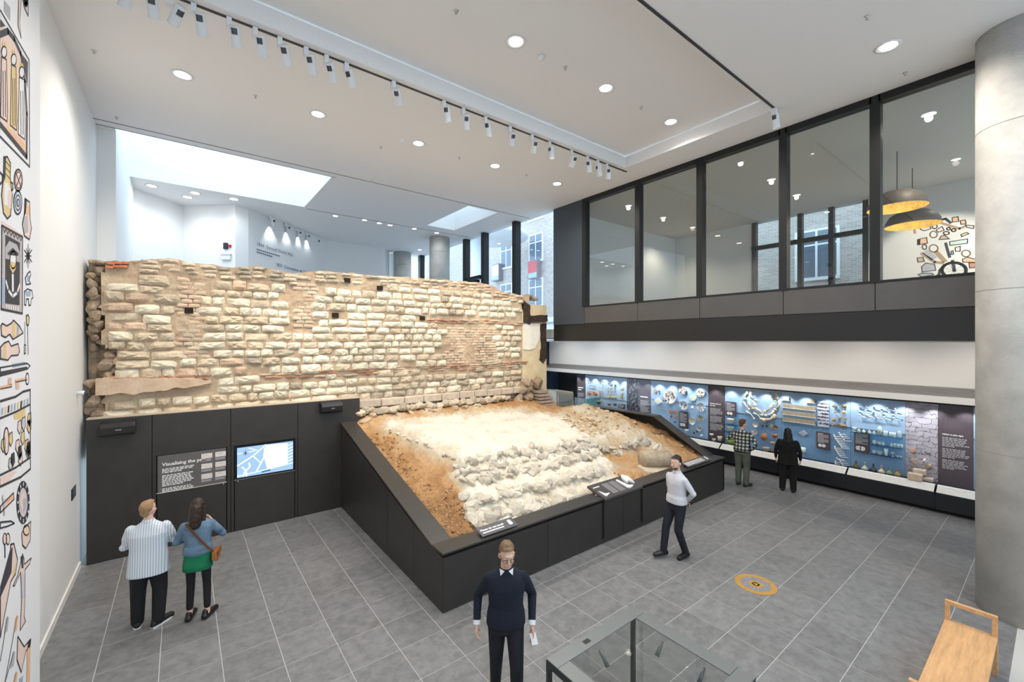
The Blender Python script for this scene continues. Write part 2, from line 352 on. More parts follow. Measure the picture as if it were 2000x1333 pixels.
def stone_mesh(seed, mat, bulge=.5, name='stone', corner=.1):
    rn = random.Random(seed); nx, nz = 6, 5; vs = []; fs = []; j0 = [rn.uniform(-.06, .06) for _ in range(20)]
    for i in range(nx):
        for j in range(nz):
            u = 2*i/(nx-1)-1; v = 2*j/(nz-1)-1; eu = abs(u) > .99; ev = abs(v) > .99
            uu = u*(1-corner*.5*(abs(v)**3)); vv = v*(1-corner*(abs(u)**3))
            y = 0 if (eu or ev) else -bulge*(1-abs(u)**3)*(1-abs(v)**3)*.7-rn.uniform(.08, .38)
            if eu or ev: uu += rn.uniform(-.04, .04); vv += rn.uniform(-.07, .07)
            vs.append((uu*.5, y, vv*.5))
    for i in range(nx-1):
        for j in range(nz-1): a = i*nz+j; fs.append((a, a+nz, a+nz+1, a+1))
    ring = [i*nz for i in range(nx)]+[(nx-1)*nz+j for j in range(1, nz)]+[i*nz+nz-1 for i in range(nx-2, -1, -1)]+[j for j in range(nz-2, 0, -1)]
    o = len(vs); vs += [(vs[k][0]*1.02, .9, vs[k][2]*1.02) for k in ring]; n = len(ring)
    fs += [(ring[k], o+k, o+(k+1) % n, ring[(k+1) % n]) for k in range(n)]
    return MB().add(vs, fs).mesh(name, mat)
SM = [M('cream_ragstone', (.74,.67,.53), .9, var=.16, scale=9, bump=.5, bscale=30, rnd=.15), M('buff_ragstone', (.60,.50,.37), .9, var=.2, scale=8, bump=.5, bscale=26, rnd=.18),
      M('grey_ragstone', (.47,.40,.31), .9, var=.22, scale=8, bump=.5, bscale=26, rnd=.2), M('pink_brick', (.60,.44,.32), .9, var=.2, scale=10, bump=.4, bscale=30, rnd=.2),
      M('red_roman_tile', (.50,.29,.19), .9, var=.25, scale=10, bump=.4, bscale=30, rnd=.2), M('dressed_plinth_stone', (.56,.47,.37), .85, var=.14, scale=6, bump=.3, bscale=22, rnd=.1)]
SV = [[stone_mesh(k*31+n*7, m) for n in range(7)] for k, m in enumerate(SM)]
BV = [stone_mesh(900+k, m, .2, 'brick', .04) for k, m in enumerate(SM)]
def rock_mesh0(seed, mat):
    bm = bmesh.new(); bmesh.ops.create_icosphere(bm, subdivisions=2, radius=.5); rn = random.Random(seed)
    for v in bm.verts: v.co *= 1+.35*noise.noise(v.co*3+Vector((seed, 0, 0)))
    for k in range(8):
        n = Vector((rn.gauss(0,1), rn.gauss(0,1), rn.gauss(0,1))).normalized(); d = rn.uniform(.3, .42)
        for v in bm.verts:
            e = v.co.dot(n)-d
            if e > 0: v.co -= n*e
    me = bpy.data.meshes.new('footing_stone'); bm.to_mesh(me); bm.free(); me.materials.append(mat); return me
def zone(px0, px1, py0, py1):
    a = onY(px0, py1, WY); b = onY(px1, py0, WY); return (a.x, b.x, a.z, b.z)
pier1 = zone(345, 392, 546, 702); pier2 = zone(572, 612, 560, 640); patch = zone(868, 968, 642, 712); ledge = zone(188, 412, 736, 772)
lowb = zone(940, 1004, 777, 803)
def inz(q, x, z, e=0): return q[0]-e < x < q[1]+e and q[2]-e < z < q[3]+e
stones = []; bricks = []
def holes(x, z): return any(abs(x-h[0]) < h[2] and abs(z-h[1]) < h[3] for h in HOLES)
HOLES = [(*[getattr(onY(a, b, WY), k) for k in 'xz'], .12, .09) for a, b in ((369,607),(655,616),(825,622),(678,548),(742,563))]
z = 2.06; row = 0
bandA = lambda x: onY(700, 726, WY).z + .02*math.sin(x*1.7)      # main tile course
bandB = lambda x: onY(900, 628, WY).z + .015*math.sin(x*2)
while z < 5.3:
    h = random.uniform(.15, .215); zc = z+h/2
    if abs(zc-2.36) < .12 and row in (1, 2): h = .2; zc = z+h/2
    x = left_edge(zc)+random.uniform(0, .1)
    while x < WX1-.12:
        wd = random.uniform(.2, .5)*(1.15 if zc < 2.7 else 1); xc = x+wd/2
        low = 3.35 < onY(0, 0, WY).x*0+xc
        ok = zc+h/2 < top_z(xc)-.24 and xc+wd/2 < WX1+.05
        if zc < 2.35 and xc < 3.3: ok = zc > 2.42
        if not low and zc < 2.45: ok = False
        for q in (pier1, pier2, patch, ledge, lowb): ok = ok and not inz(q, xc, zc, .06)
        if abs(zc-bandA(xc)) < .1 and xc > 1.2 and random.random() < .93: ok = False
        if abs(zc-bandB(xc)) < .07 and xc > 5.2: ok = False
        if 3.3 < xc < 8.35 and zc < 2.47: ok = False
        if holes(xc, zc): ok = False
        if ok:
            r = random.random(); k = 0
            if low and zc < bandA(xc)-.05 and xc > 3.6: k = 2 if r < .5 else 1 if r < .85 else 0
            elif xc < 1.0: k = 1 if r < .55 else 0 if r < .9 else 3
            else: k = 0 if r < .75 else 1 if r < .95 else 2
            if low and abs(zc-2.36) < .13: k = 5
            stones.append((xc, zc+random.uniform(-.016, .016), wd*random.uniform(.9, .99), h*random.uniform(.84, 1.0), k, random.uniform(.08, .15) if k != 5 else .07))
        x += wd
    z += h
def brick_zone(q, k1, k2, bw=.23, bh=.075, dep=.03, jit=.5):
    z = q[2]; r = 0
    while z < q[3]:
        x = q[0]-(bw/2 if r % 2 else 0)
        while x < q[1]:
            w_ = bw*random.uniform(.8, 1.15)
            if random.random() > .08 and x+w_/2 > q[0]: bricks.append((x+w_/2, z+bh/2, w_-.015, bh-.012, k1 if random.random() < jit else k2, dep*random.uniform(.6, 1.5)))
            x += w_
        z += bh; r += 1
brick_zone(pier1, 3, 1, .2, .085); brick_zone(pier2, 3, 1, .2, .085); brick_zone(patch, 3, 1, .22, .075, .025, .6); brick_zone(lowb, 3, 2, .24, .07, .05, .6)
brick_zone((ledge[0], ledge[0]+1.5, ledge[2]+.04, ledge[2]+.3), 4, 3, .24, .07, .13, .4)
for f, x0, x1, n in ((bandA, 1.25, WX1-.05, 3), (bandB, 5.2, WX1-.05, 2)):
    for r in range(n):
        x = x0+random.uniform(0, .2)
        while x < x1:
            w_ = random.uniform(.26, .42)
            if random.random() > .12: bricks.append((x+w_/2, f(x)+(r-n/2+.5)*.058, w_-.012, .045, 4 if random.random() < .45 else 3 if random.random() < .6 else 2, random.uniform(.05, .13)))
            x += w_
x = WX0+.9                                  # rough brick capping under the broken top
while x < WX1-.1:
    for r in range(3):
        w_ = random.uniform(.16, .34); zc = top_z(x)-.05-.085*r
        if random.random() > .1: stones.append((x+random.uniform(-.05, .05), zc, w_, .075, (3 if x > 6.3 and r < 2 else 1 if random.random() < .6 else 2), random.uniform(.03, .1)))
    x += .3
stones.sort(key=lambda s: -s[2]*s[3]); rest = MB(); restm = []
def place(lst, vart, nm, limit):
    rest = {}
    for n, (x, z, w_, h, k, d) in enumerate(lst):
        me = vart(k, n); y = WY+.02+.03*noise.noise((x*2, z*2, 1))
        if n < limit:
            o = link(nm, me, rw, (x, y, z)); o.scale = (w_*(1 if n % 2 else -1), d, h); o.rotation_euler = (random.uniform(-.1, .1), random.uniform(-.045, .045), random.uniform(-.06, .06)); RW(o)
        else:
            mb = rest.setdefault(k, MB()); vv = [(x+v.co.x*w_, y+v.co.y*d, z+v.co.z*h) for v in me.vertices]; mb.add(vv, [tuple(p.vertices) for p in me.polygons])
    for k, mb in rest.items():
        o = RW(mb.build('small_'+nm+'s', SM[k], rw)); o['kind'] = 'stuff'
place(stones, lambda k, n: SV[k][n % 7], 'stone', 300)
bricks.sort(key=lambda s: -s[2]*s[3]); place(bricks, lambda k, n: BV[k], 'brick', 300)
x = 3.36
while x < 8.3:                               # dressed plinth course and rubble footing at the foot of the wall
    w_ = random.uniform(.42, .68); o = RW(bevel(MB().box(-w_/2+.006, w_/2-.006, -.1, .1, -.095, .095).build('plinth_block', SM[5], rw, False, (x+w_/2, WY-.06, 2.36+random.uniform(-.008, .008))), .025)); x += w_
FOOT = [rock_mesh0(500+k, SM[1+k % 2]) for k in range(6)]
for n in range(30):
    o = link('footing_stone', FOOT[n % 6], rw, (3.4+n*.155, WY-.16+random.uniform(-.05, .04), 2.17+random.uniform(-.03, .03))); o.scale = (random.uniform(.2, .32), .3, random.uniform(.17, .25)); o.rotation_euler = (0, random.uniform(-.3, .3), random.random()*6); RW(o)
HOLE = M('putlog_hole_shade', (.02,.014,.01), 1)
for hx, hz, a, b in HOLES: RW(MB().box(hx-.07, hx+.07, WY-.022, WY+.06, hz-.055, hz+.055).build('hole_shade_block', HOLE, rw))  # near-black flush blocks stand in for the shade inside the holes
# projecting plaster-and-brick ledge low on the left, red bricks on the broken top
m = MB(); pts = []
for k in range(31):
    X = ledge[0]+(ledge[1]-ledge[0])*k/30; pts.append((X, ledge[3]-.12*(k/30)**2+.04*noise.noise((X*6, 2, 0))+.05))
b = [(X, ledge[2]+.06*noise.noise((X*5, 8, 0))+.12*(i/30)**3) for i, (X, _) in enumerate(pts)]
RW(m.prism([(p[0], WY-.1, p[1]) for p in reversed(b)][::-1]+[(p[0], WY-.1, p[1]) for p in reversed(pts)], (0, .16, 0)).build('plaster_ledge', M('pale_lime_plaster', (.68,.52,.38), .9, col2=(.52,.36,.25), scale=3, bump=.5, bscale=18), rw))
BR = M('bright_red_brick', (.50,.17,.08), .85, var=.2, scale=12, rnd=.15)
bm_ = MB().box(-.5, .5, -.5, .5, -.5, .5).mesh('red_brick', BR)
for n, (px, py) in enumerate(((218,516),(232,515),(246,515),(215,523),(229,522),(243,522))):
    p = onY(px, py, WY+.05); o = link('red_brick', bm_, rw, p); o.scale = (.1, .2, .046); RW(o)
# dark broken rubble at the left end
rk = random.Random(3)
ROCK = [None]*6
def rock_mesh(seed, mat, name='rock', sub=2, rough=.35):
    bm = bmesh.new(); bmesh.ops.create_icosphere(bm, subdivisions=sub, radius=.5); rn = random.Random(seed); o = Vector((rn.random()*50, rn.random()*50, 0))
    for v in bm.verts:
        n = v.co.normalized(); f = 1+rough*noise.noise(n*1.6+o)+rough*.5*noise.noise(n*4+o); v.co = n*.5*f
    for k in range(9):
        n = Vector((rn.gauss(0,1), rn.gauss(0,1), rn.gauss(0,1))).normalized(); d = rn.uniform(.26, .40)
        for v in bm.verts:
            e = v.co.dot(n)-d
            if e > 0: v.co -= n*e
    me = bpy.data.meshes.new(name); bm.to_mesh(me); bm.free(); me.materials.append(mat); return me
RUB = M('dark_core_rubble', (.36,.27,.19), .95, var=.3, scale=7, bump=.6, bscale=24, rnd=.2)
RB = [rock_mesh(k, RUB, 'rubble_lump') for k in range(6)]
for n in range(34):
    z = 2.5+2.75*n/34; X = left_edge(z)-rk.uniform(.0, .14); o = link('rubble_lump', RB[n % 6], rw, (max(X, -1.28), WY+rk.uniform(.05, .22), z))
    s = rk.uniform(.13, .26); o.scale = (s, s*1.2, s); o.rotation_euler = (rk.random()*3, rk.random()*3, 0); RW(o)
for n in range(9):
    X = -1.25+n*.1; o = link('rubble_lump', RB[n % 6], rw, (X, WY+.15, top_z(X)-.02)); s = rk.uniform(.16, .24); o.scale = (s, s*1.5, s*.6); RW(o)
# plastered end pier with charred timber slots
PL = M('ochre_plaster', (.74,.62,.40), .9, col2=(.62,.49,.30), scale=4, bump=.3, bscale=20); PW = M('white_plaster', (.82,.78,.68), .85, var=.06, scale=5)
CH = M('charred_timber', (.045,.03,.022), .9, var=.5, scale=10, bump=.6)
PY_ = WY+.02
def q(px, py): return onY(px, py, PY_)
a = q(1020, 741); b = q(1067.5, 597); RW(MB().box(a.x, b.x, PY_, PY_+.6, 2.0, b.z).build('plaster_pier', PL, rw))
def slab(name, pts, dep, mat, jag=0.):
    P = []
    for i, p in enumerate(pts):
        A = q(*p); B = q(*pts[(i+1) % len(pts)]); n = 5 if jag else 1
        for k in range(n): v = A.lerp(B, k/n); P.append(v+Vector((random.uniform(-jag, jag), -dep, random.uniform(-jag, jag))))
    RW(MB().prism(P[::-1], (0, dep+.005, 0)).build(name, mat, rw))
slab('charred_slot', [(1021,588),(1034,596),(1034,634),(1022,632)], .05, CH, .015); slab('charred_lintel', [(1033,617),(1066,616),(1066,629),(1033,630)], .09, CH, .012)
slab('charred_slot', [(1055,634),(1066,632),(1067,700),(1060,710),(1053,704),(1056,680)], .03, CH, .015)
slab('white_plaster_patch', [(1022,632),(1053,632),(1053,662),(1045,680),(1034,684),(1021,683)], .025, PW, .004)
RW(MB().box(q(1020,0).x, q(1034,0).x, PY_, PY_+.5, 4.9, q(1020,576).z).build('pier_core', MORTAR, rw))
for n, (px, py, sx, sz) in enumerate(((1030,580,.28,.24),(1041,585,.3,.2),(1026,748,.5,.36),(1049,752,.62,.5),(1018,762,.4,.36),(1012,780,.4,.4),(1030,775,.5,.4),(1022,797,.5,.4),(1035,800,.5,.4),(1008,803,.4,.3))):
    p = onY(px, py, WY-.1 if py > 700 else WY+.2); o = link('rubble_lump', RB[n % 6], rw, p); o.scale = (sx, .45, sz); o.rotation_euler = (0, rk.uniform(-.2, .2), rk.random()); RW(o)
STEP = M('grey_brown_step_brick', (.42,.33,.26), .9, var=.18, scale=8, bump=.5, bscale=26, rnd=.12)
for k in range(10):
    a = onY(1045+k*.3, 766+k*6.2, WY-.25); b = onY(1064+k*2.6, 766+k*6.2, WY-.25)
    o = MB().box(a.x, b.x, WY-.45-.03*k, WY+.1, -.036, .036).build('step_brick', STEP, rw, False, (0, 0, a.z)); RW(o)
# ================================================================ EXCAVATED FOUNDATION
ex = thing('excavated_foundation', 'excavated chalk and flint tower foundation with stepped edges and orange earth', 'excavation', (7, 8, 0))
def EX(o): o.matrix_parent_inverse = Matrix.Translation((-7, -8, 0)); return o
CP = [] # x, y, z, colour (0 brown soil, .5 orange sand, 1 chalk)
def cp(x, y, z, c): CP.append((x, y, z, c))
pz = lambda y: 1.45+(y-7.6)*.195
for x, y in ((3.98,9.85),(4.3,8.85),(4.72,7.88),(5.7,7.68),(6.5,7.58),(7.3,7.5),(8.15,7.5),(8.35,8.2),(8.5,8.85),(7.6,9.45),(6.6,9.7),(5.4,9.85),(6,8.6),(7.2,8.4),(5,9.2)): cp(x, y, pz(y), 1)
for x in (3.6,4.6,5.6,6.6): cp(x, 10.25, 2.02, .45)
for x in (7.6,8.6): cp(x, 10.2, 2.0, .3)
for x, y, z in ((3.75,9.5,1.62),(3.95,8.7,1.3),(4.25,7.8,1.1),(3.5,9.9,1.6),(3.5,9,1.3),(3.6,8.2,1.12),(3.7,7.4,.98),(3.3,9.5,1.5),(3.3,8.5,1.2),(3.3,7.5,1.0),(3.3,6.6,.85)): cp(x, y, z, .35)
for x, y, z in ((3.6,6.8,.86),(3.9,6.4,.76),(3.5,6,.7),(4.0,5.8,.66),(3.3,5.8,.68),(4.1,7.0,.98)): cp(x, y, z, .1)
for k in range(8):   # stepped front
    t = k/7; x = 4.35+t*3.9
    cp(x+.15, 7.52-.05*t, 1.24, .9); cp(x, 7.22-.1*t, 1.2, .95); cp(x-.03, 7.1-.1*t, 1.04, .9); cp(x-.05, 6.92-.15*t, 1.0, .95)
for k in range(6):
    t = k/5; x = 4.25+t*3.3
    cp(x, 6.74-.25*t, 1.03, 1); cp(x, 6.58-.28*t, .84, .9); cp(x, 6.35-.3*t, .8, .95); cp(x, 6.22-.3*t, .68, .9)
for x in (4.4,5.4,6.4,7.4): cp(x, 5.75, .64, .8)
for x, y in ((8.5,6.5),(9.1,6.4),(9.7,6.5),(8.6,7.0),(9.1,6.85),(8.1,6.3)): cp(x, y, .82, .55)
for x, y in ((8,5.8),(8.9,5.75),(9.8,5.75)): cp(x, y, .68, .4)
for x, y, z in ((8.5,7.45,1.22),(8.95,7.5,1.34),(9.4,7.2,1.3),(9.8,7.0,1.25),(10.1,6.7,1.05)): cp(x, y, z, .85)
for x, y, z in ((8.55,7.25,.95),(9.1,7.15,.92),(9.6,6.85,.9)): cp(x, y, z, .5)
for x, y, z, c_ in ((8.9,8.0,1.42,.6),(9.5,7.9,1.45,.7),(9.1,8.6,1.6,.6),(9.4,9.0,1.88,.8),(9.9,9.1,1.95,.75),(10.2,8.8,1.8,.5),(10.0,8.2,1.72,.7),(10.3,8.0,1.7,.55),(10.5,7.5,1.4,.5),(9.7,9.7,1.75,.3),(8.9,9.5,1.75,.4),(10.85,9.2,1.52,.2),(10.85,8.2,1.48,.15),(10.85,7.2,1.32,.25),(10.7,6.6,1.0,.4),(10.8,6.0,.78,.45),(10.2,6.1,.8,.5),(11.0,9.8,1.2,.1)): cp(x, y, z, c_)
P = np.array(CP); D = np.sqrt(((P[:,None,:2]-P[None,:,:2])**2).sum(-1)+1e-6); W_ = np.linalg.solve(D+1e-3*np.eye(len(P)), P[:,2:])
def ground(xy):
    d = np.sqrt(((xy[:,None,:]-P[None,:,:2])**2).sum(-1)+1e-6); return d @ W_
gx = np.arange(3.26, 11.14, .035); gy = np.arange(5.725, 10.57, .035); GX, GY = np.meshgrid(gx, gy, indexing='ij'); xy = np.stack([GX.ravel(), GY.ravel()], 1)
ZC = ground(xy); zz = ZC[:,0]; cc = np.clip(ZC[:,1], 0, 1)
for i in range(len(xy)):
    x, y = xy[i]; n1 = noise.noise((x*3.1, y*3.1, 0)); n2 = noise.noise((x*9, y*9, 3)); n3 = noise.noise((x*22, y*22, 5)); flat = 1.
    if 4.9 < x < 8.1 and 7.75 < y < 9.5: flat = .22
    if 8.3 < x < 9.7 and 6.3 < y < 7.0: flat = .35
    zz[i] += flat*(.035*n1+.045*n2+.035*abs(n3)+.03*abs(noise.noise((x*13, y*13, 9)))); cc[i] += .16*n1+.1*n2
zz = np.minimum(zz, 2.1); ny = len(gy); fs = []
for i in range(len(gx)-1):
    for j in range(ny-1): a = i*ny+j; fs.append((a, a+ny, a+ny+1, a+1))
me = bpy.data.meshes.new('ground_surface'); me.from_pydata([(xy[i,0], xy[i,1], zz[i]) for i in range(len(xy))], [], fs)
at = me.attributes.new('chalk', 'FLOAT', 'POINT'); at.data.foreach_set('value', np.clip(cc, 0, 1).astype(np.float32)); me.polygons.foreach_set('use_smooth', [True]*len(me.polygons))
gm = bpy.data.materials.new('earth_and_chalk'); gm.use_nodes = True; N = gm.node_tree.nodes; L = gm.node_tree.links; b = N['Principled BSDF']; b.inputs['Roughness'].default_value = .95; b.inputs['Specular IOR Level'].default_value = .15
an = N.new('ShaderNodeAttribute'); an.attribute_name = 'chalk'; rp = N.new('ShaderNodeValToRGB'); el = rp.color_ramp.elements
el[0].position = 0; el[0].color = (.20,.10,.045,1); el[1].position = 1; el[1].color = (.76,.70,.60,1)
for p_, c_ in ((.28,(.36,.20,.09,1)),(.48,(.50,.30,.15,1)),(.62,(.50,.37,.23,1)),(.8,(.58,.50,.38,1))): e = el.new(p_); e.color = c_
tc = N.new('ShaderNodeTexCoord'); nz = N.new('ShaderNodeTexNoise'); nz.inputs['Scale'].default_value = 14; nz.inputs['Detail'].default_value = 7; L.new(tc.outputs['Object'], nz.inputs['Vector'])
ma = N.new('ShaderNodeMath'); ma.operation = 'MULTIPLY_ADD'; ma.inputs[1].default_value = .34; L.new(nz.outputs['Fac'], ma.inputs[0])
sb = N.new('ShaderNodeMath'); sb.operation = 'SUBTRACT'; sb.inputs[1].default_value = .17; L.new(an.outputs['Fac'], sb.inputs[0]); L.new(sb.outputs[0], ma.inputs[2]); L.new(ma.outputs[0], rp.inputs[0]); L.new(rp.outputs[0], b.inputs['Base Color'])
bp = N.new('ShaderNodeBump'); bp.inputs['Strength'].default_value = .7; bp.inputs['Distance'].default_value = .03; L.new(nz.outputs['Fac'], bp.inputs['Height']); L.new(bp.outputs[0], b.inputs['Normal'])
me.materials.append(gm); EX(link('ground_surface', me, ex))
CHK = M('chalk_block', (.64,.58,.48), .95, var=.14, scale=9, bump=.5, bscale=24, rnd=.14); FLI = M('grey_flint', (.50,.45,.38), .9, var=.25, scale=9, bump=.5, bscale=24, rnd=.2)
CLD = M('brown_clod', (.36,.21,.10), .95, var=.3, scale=12, bump=.5, rnd=.25); BUF = M('buff_rubble', (.62,.49,.34), .95, var=.2, scale=9, bump=.5, bscale=24, rnd=.18)
R4 = {m.name: [rock_mesh(40+k, m, 'foundation_stone', 2, .42) for k in range(6)] for m in (CHK, FLI, BUF)}
spots = []
def line_rocks(a, b, n, z, mats, s0, s1, jx=.06):
    for k in range(n):
        t = (k+rk.random()*.8)/n; x = a[0]+(b[0]-a[0])*t; y = a[1]+(b[1]-a[1])*t+rk.uniform(-jx, jx); spots.append((x, y, None, rk.choice(mats), rk.uniform(s0, s1)))
line_rocks((4.5,7.68), (8.2,7.4), 48, 0, (CHK,CHK,FLI), .16, .32); line_rocks((4.35,7.16), (8.2,7.0), 48, 0, (CHK,CHK,FLI), .16, .34); line_rocks((4.3,7.4), (8.3,7.25), 34, 0, (CHK,FLI), .14, .26)
line_rocks((4.2,6.66), (7.5,6.4), 44, 0, (CHK,CHK,CHK,FLI), .18, .38); line_rocks((4.15,6.3), (7.4,6.0), 40, 0, (CHK,CHK,FLI), .16, .36); line_rocks((4.2,6.95), (4.0,6.1), 8, 0, (CHK,), .18, .34)
line_rocks((8.3,7.45), (10.0,6.9), 36, 0, (CHK,FLI), .15, .3); line_rocks((4.0,9.5), (4.6,7.9), 18, 0, (FLI,BUF), .08, .16)
for n in range(62): spots.append((rk.uniform(8.4, 9.6), rk.uniform(7.6, 8.7), None, BUF, rk.uniform(.12, .24)))
for n in range(14): spots.append((3.35+rk.random()*5.2, 10.3+rk.uniform(-.06, .1), None, BUF, rk.uniform(.14, .28)))
for n in range(10): spots.append((rk.uniform(9.4, 10.5), rk.uniform(7.5, 8.9), None, BUF, rk.uniform(.1, .2)))
gz_ = ground(np.array([(s[0], s[1]) for s in spots]))[:,0]; order = sorted(range(len(spots)), key=lambda i: -spots[i][4]); rs = MB()
for r_, i in enumerate(order):
    x, y, _, m_, s = spots[i]; me = R4[m_.name][i % 6]
    if r_ < 300:
        o = link('foundation_stone', me, ex, (x, y, gz_[i]+s*.06)); o.scale = (s*1.2, s*rk.uniform(.7, 1.1), s*rk.uniform(.6, .95)); o.rotation_euler = (rk.uniform(-.5,.5), rk.uniform(-.5,.5), rk.random()*6); EX(o)
    else: rs.add([(x+v.co.x*s, y+v.co.y*s, gz_[i]+s*.1+v.co.z*s*.7) for v in me.vertices], [tuple(p.vertices) for p in me.polygons])
if rs.v: o = EX(rs.build('small_rubble', CHK, ex)); o['kind'] = 'stuff'
# loose clods of earth: uncountable
cl = MB(); base = rock_mesh(77, CLD, 'c', 1, .4); cs = []
for n in range(1500):
    u = rk.random()
    if u < .5: x, y = rk.uniform(3.2, 4.15), rk.uniform(5.75, 7.3)
    elif u < .75: x, y = 3.9-.6*rk.random(), rk.uniform(7.2, 9.9)
    elif u < .9: x, y = rk.uniform(7.8, 10), rk.uniform(5.72, 6.3)
    else: x, y = rk.uniform(8.6, 10.6), rk.uniform(7.4, 9.4)
    cs.append((x, y, rk.uniform(.025, .085)))
gz_ = ground(np.array([(c_[0], c_[1]) for c_ in cs]))[:,0]; fsb = [tuple(p.vertices) for p in base.polygons]
for (x, y, s), z in zip(cs, gz_): cl.add([(x+v.co.x*s, y+v.co.y*s, z+s*.2+v.co.z*s*.8) for v in base.vertices], fsb)
o = EX(cl.build('soil_clods', CLD, ex)); o['kind'] = 'stuff'
# carved drum, slab and loose stones lying by the front rail
def gzat(x, y): return float(ground(np.array([(x, y)]))[0,0])
DR = M('weathered_drum_stone', (.42,.34,.25), .9, var=.2, scale=7, bump=.5, bscale=20)
p = onZ(1275, 905, .95); dm = MB().lathe([(.02,-.38),(.17,-.38),(.2,-.34),(.205,0),(.2,.34),(.17,.37),(.02,.37)], 18, mat=Matrix.Rotation(PI/2, 4, 'Y'))
o = dm.build('column_drum', DR, None, True, (9.15, 6.1, 1.02)); o.rotation_euler = (0, .04, -.5); tag(o, 'broken cylindrical stone drum lying on a slab near the front rail of the dig', 'stone')
o = bevel(MB().box(-.42, .42, -.24, .24, -.09, .09).build('stone_slab', M('pale_slab', (.58,.48,.36), .9, var=.15, bump=.4), None, False, (9.05, 5.98, .76)), .03); o.rotation_euler = (.1, .06, -.35); tag(o, 'flat pale stone slab tilted under the cylindrical drum', 'stone')
o = link('loose_stone', rock_mesh(5, CHK, 'loose_stone'), None, (9.35, 6.2, 1.26)); o.scale = (.24, .18, .16); tag(o, 'small pale stone lying on top of the cylindrical drum', 'stone')
o = link('loose_stone', rock_mesh(6, CHK, 'loose_stone'), None, (7.45, 6.42, 1.02)); o.scale = (.2, .2, .3); tag(o, 'upright cream stone at the right end of the stepped chalk courses', 'stone')
WD = M('old_timber_board', (.25,.16,.09), .85, var=.35, scale=3, stretch=(8,1,8), bump=.4)
for n, (a, b, wd, lb) in enumerate((((11.0,9.2,1.60),(11.0,6.1,.90),.1,'long dark shoring board along the inside of the sloping rail'),((10.68,8.6,1.52),(10.72,7.0,1.27),.26,'wide grey-brown shoring board leaning beside the rubble ridge'),((10.9,8.9,1.56),(10.9,6.4,1.0),.05,'thin pale timber batten between the shoring boards'))):
    o = MB().bar(a, b, wd, .035).build('timber_board', WD if n < 2 else M('pale_batten', (.5,.38,.25), .8, var=.2)); tag(o, lb, 'board')
# ================================================================ DARK BARRIER ROUND THE DIG
br = thing('dig_barrier', 'dark metal barrier with sloping sides and flat cap around the excavation', 'barrier', (2.95, 5.42, 0))
def BP(o): o.matrix_parent_inverse = Matrix.Translation((-2.95, -5.42, 0)); return o
XA, XC, YF = 2.95, 11.2, 5.42; capL = lambda y: .87+max(0, y-5.77)*.245
def capR(y): return .87 if y < 5.6 else min(1.71, .87+(y-5.6)*.49)
fx = [XA]+[onY(p_, 1000, YF).x for p_ in (1070, 1178, 1217, 1253)]+[XC]
for a, b in zip(fx, fx[1:]): BP(MB().box(a+.004, b-.004, YF, YF+.03, .015, .79).build('front_panel', DARK, br))
BP(MB().box(XA+.03, XC-.03, YF+.03, YF+.3, 0, .8).build('front_core', BLACK, br))
yl = [YF, 6.4, 7.5, 8.8, YB]
for a, b in zip(yl, yl[1:]): BP(MB().prism([(XA, a+.004, .015), (XA, b-.004, .015), (XA, b-.004, capL(b)-.08), (XA, a+.004, capL(a)-.08)], (.03, 0, 0)).build('side_panel', DARK, br))
BP(MB().prism([(XA+.03, YF+.05, 0), (XA+.03, YB-.01, 0), (XA+.03, YB-.01, capL(YB)-.06), (XA+.03, YF+.05, .8)], (.27, 0, 0)).build('side_core', BLACK, br))
yr = [YF, 5.6, 7.31, 9.6]
for a, b in zip(yr, yr[1:]): BP(MB().prism([(XC, a, .015), (XC, b, .015), (XC, b, capR(b)-.05), (XC, a, capR(a)-.05)], (-.05, 0, 0)).build('side_panel', DARK, br))
BP(MB().prism([(XC, 9.6, .015), (9.94, 10.7, .015), (9.94, 10.7, 1.66), (XC, 9.6, 1.66)], (-.04, -.04, 0)).build('back_panel', DARK, br))
def cap(path, name='cap'):
    "path of (outer, inner) pairs"
    m = MB(); vs = []
    for o_, i_ in path: vs += [o_, i_, (i_[0], i_[1], i_[2]-.035), (o_[0], o_[1], o_[2]-.035)]
    fs = [(0,1,2,3)]
    for k in range(len(path)-1):
        a = 4*k
        for e in range(4): fs.append((a+e, a+4+e, a+4+(e+1) % 4, a+(e+1) % 4))
    k = 4*(len(path)-1); fs.append((k+3, k+2, k+1, k)); BP(bevel(m.add(vs, fs).build(name, DARKTOP, br), .004, 1))
W = .33
ys = [YF-.01, 7.2, 8.7, YB]
for a, b in zip(ys, ys[1:]):
    aa = a if a > 6 else YF+W
    cap([((XA-.015, aa+.003, capL(aa)), (XA+W, aa+.003, capL(aa))), ((XA-.015, b, capL(b)), (XA+W, b, capL(b)))])
xs = [XA-.015, fx[2], fx[4], XC+.015]
for n, (a, b) in enumerate(zip(xs, xs[1:])):
    if n != 1: cap([((a+.002, YF-.015, .87), (a+.002, YF+W, .87)), ((b-.002, YF-.015, .87), (b-.002, YF+W, .87))])
cap([((XC+.015, YF+W, .87), (XC-W, YF+W, .87)), ((XC+.015, 7.31, 1.71), (XC-W, 7.31, 1.71)), ((XC+.015, 9.6, 1.71), (XC-W, 9.45, 1.71)), ((10.0, 10.75, 1.71), (9.75, 10.5, 1.71))])
BP(MB().box(XC-W+.02, XC-.06, YF+W, 9.5, 0, .75).build('side_core', BLACK, br))
BP(MB().box(fx[2]-.02, fx[2]+.02, YF-.02, YF+.05, .1, .86).build('desk_post', BLACK, br)); BP(MB().box(fx[4]-.02, fx[4]+.02, YF-.02, YF+.05, .1, .86).build('desk_post', BLACK, br))
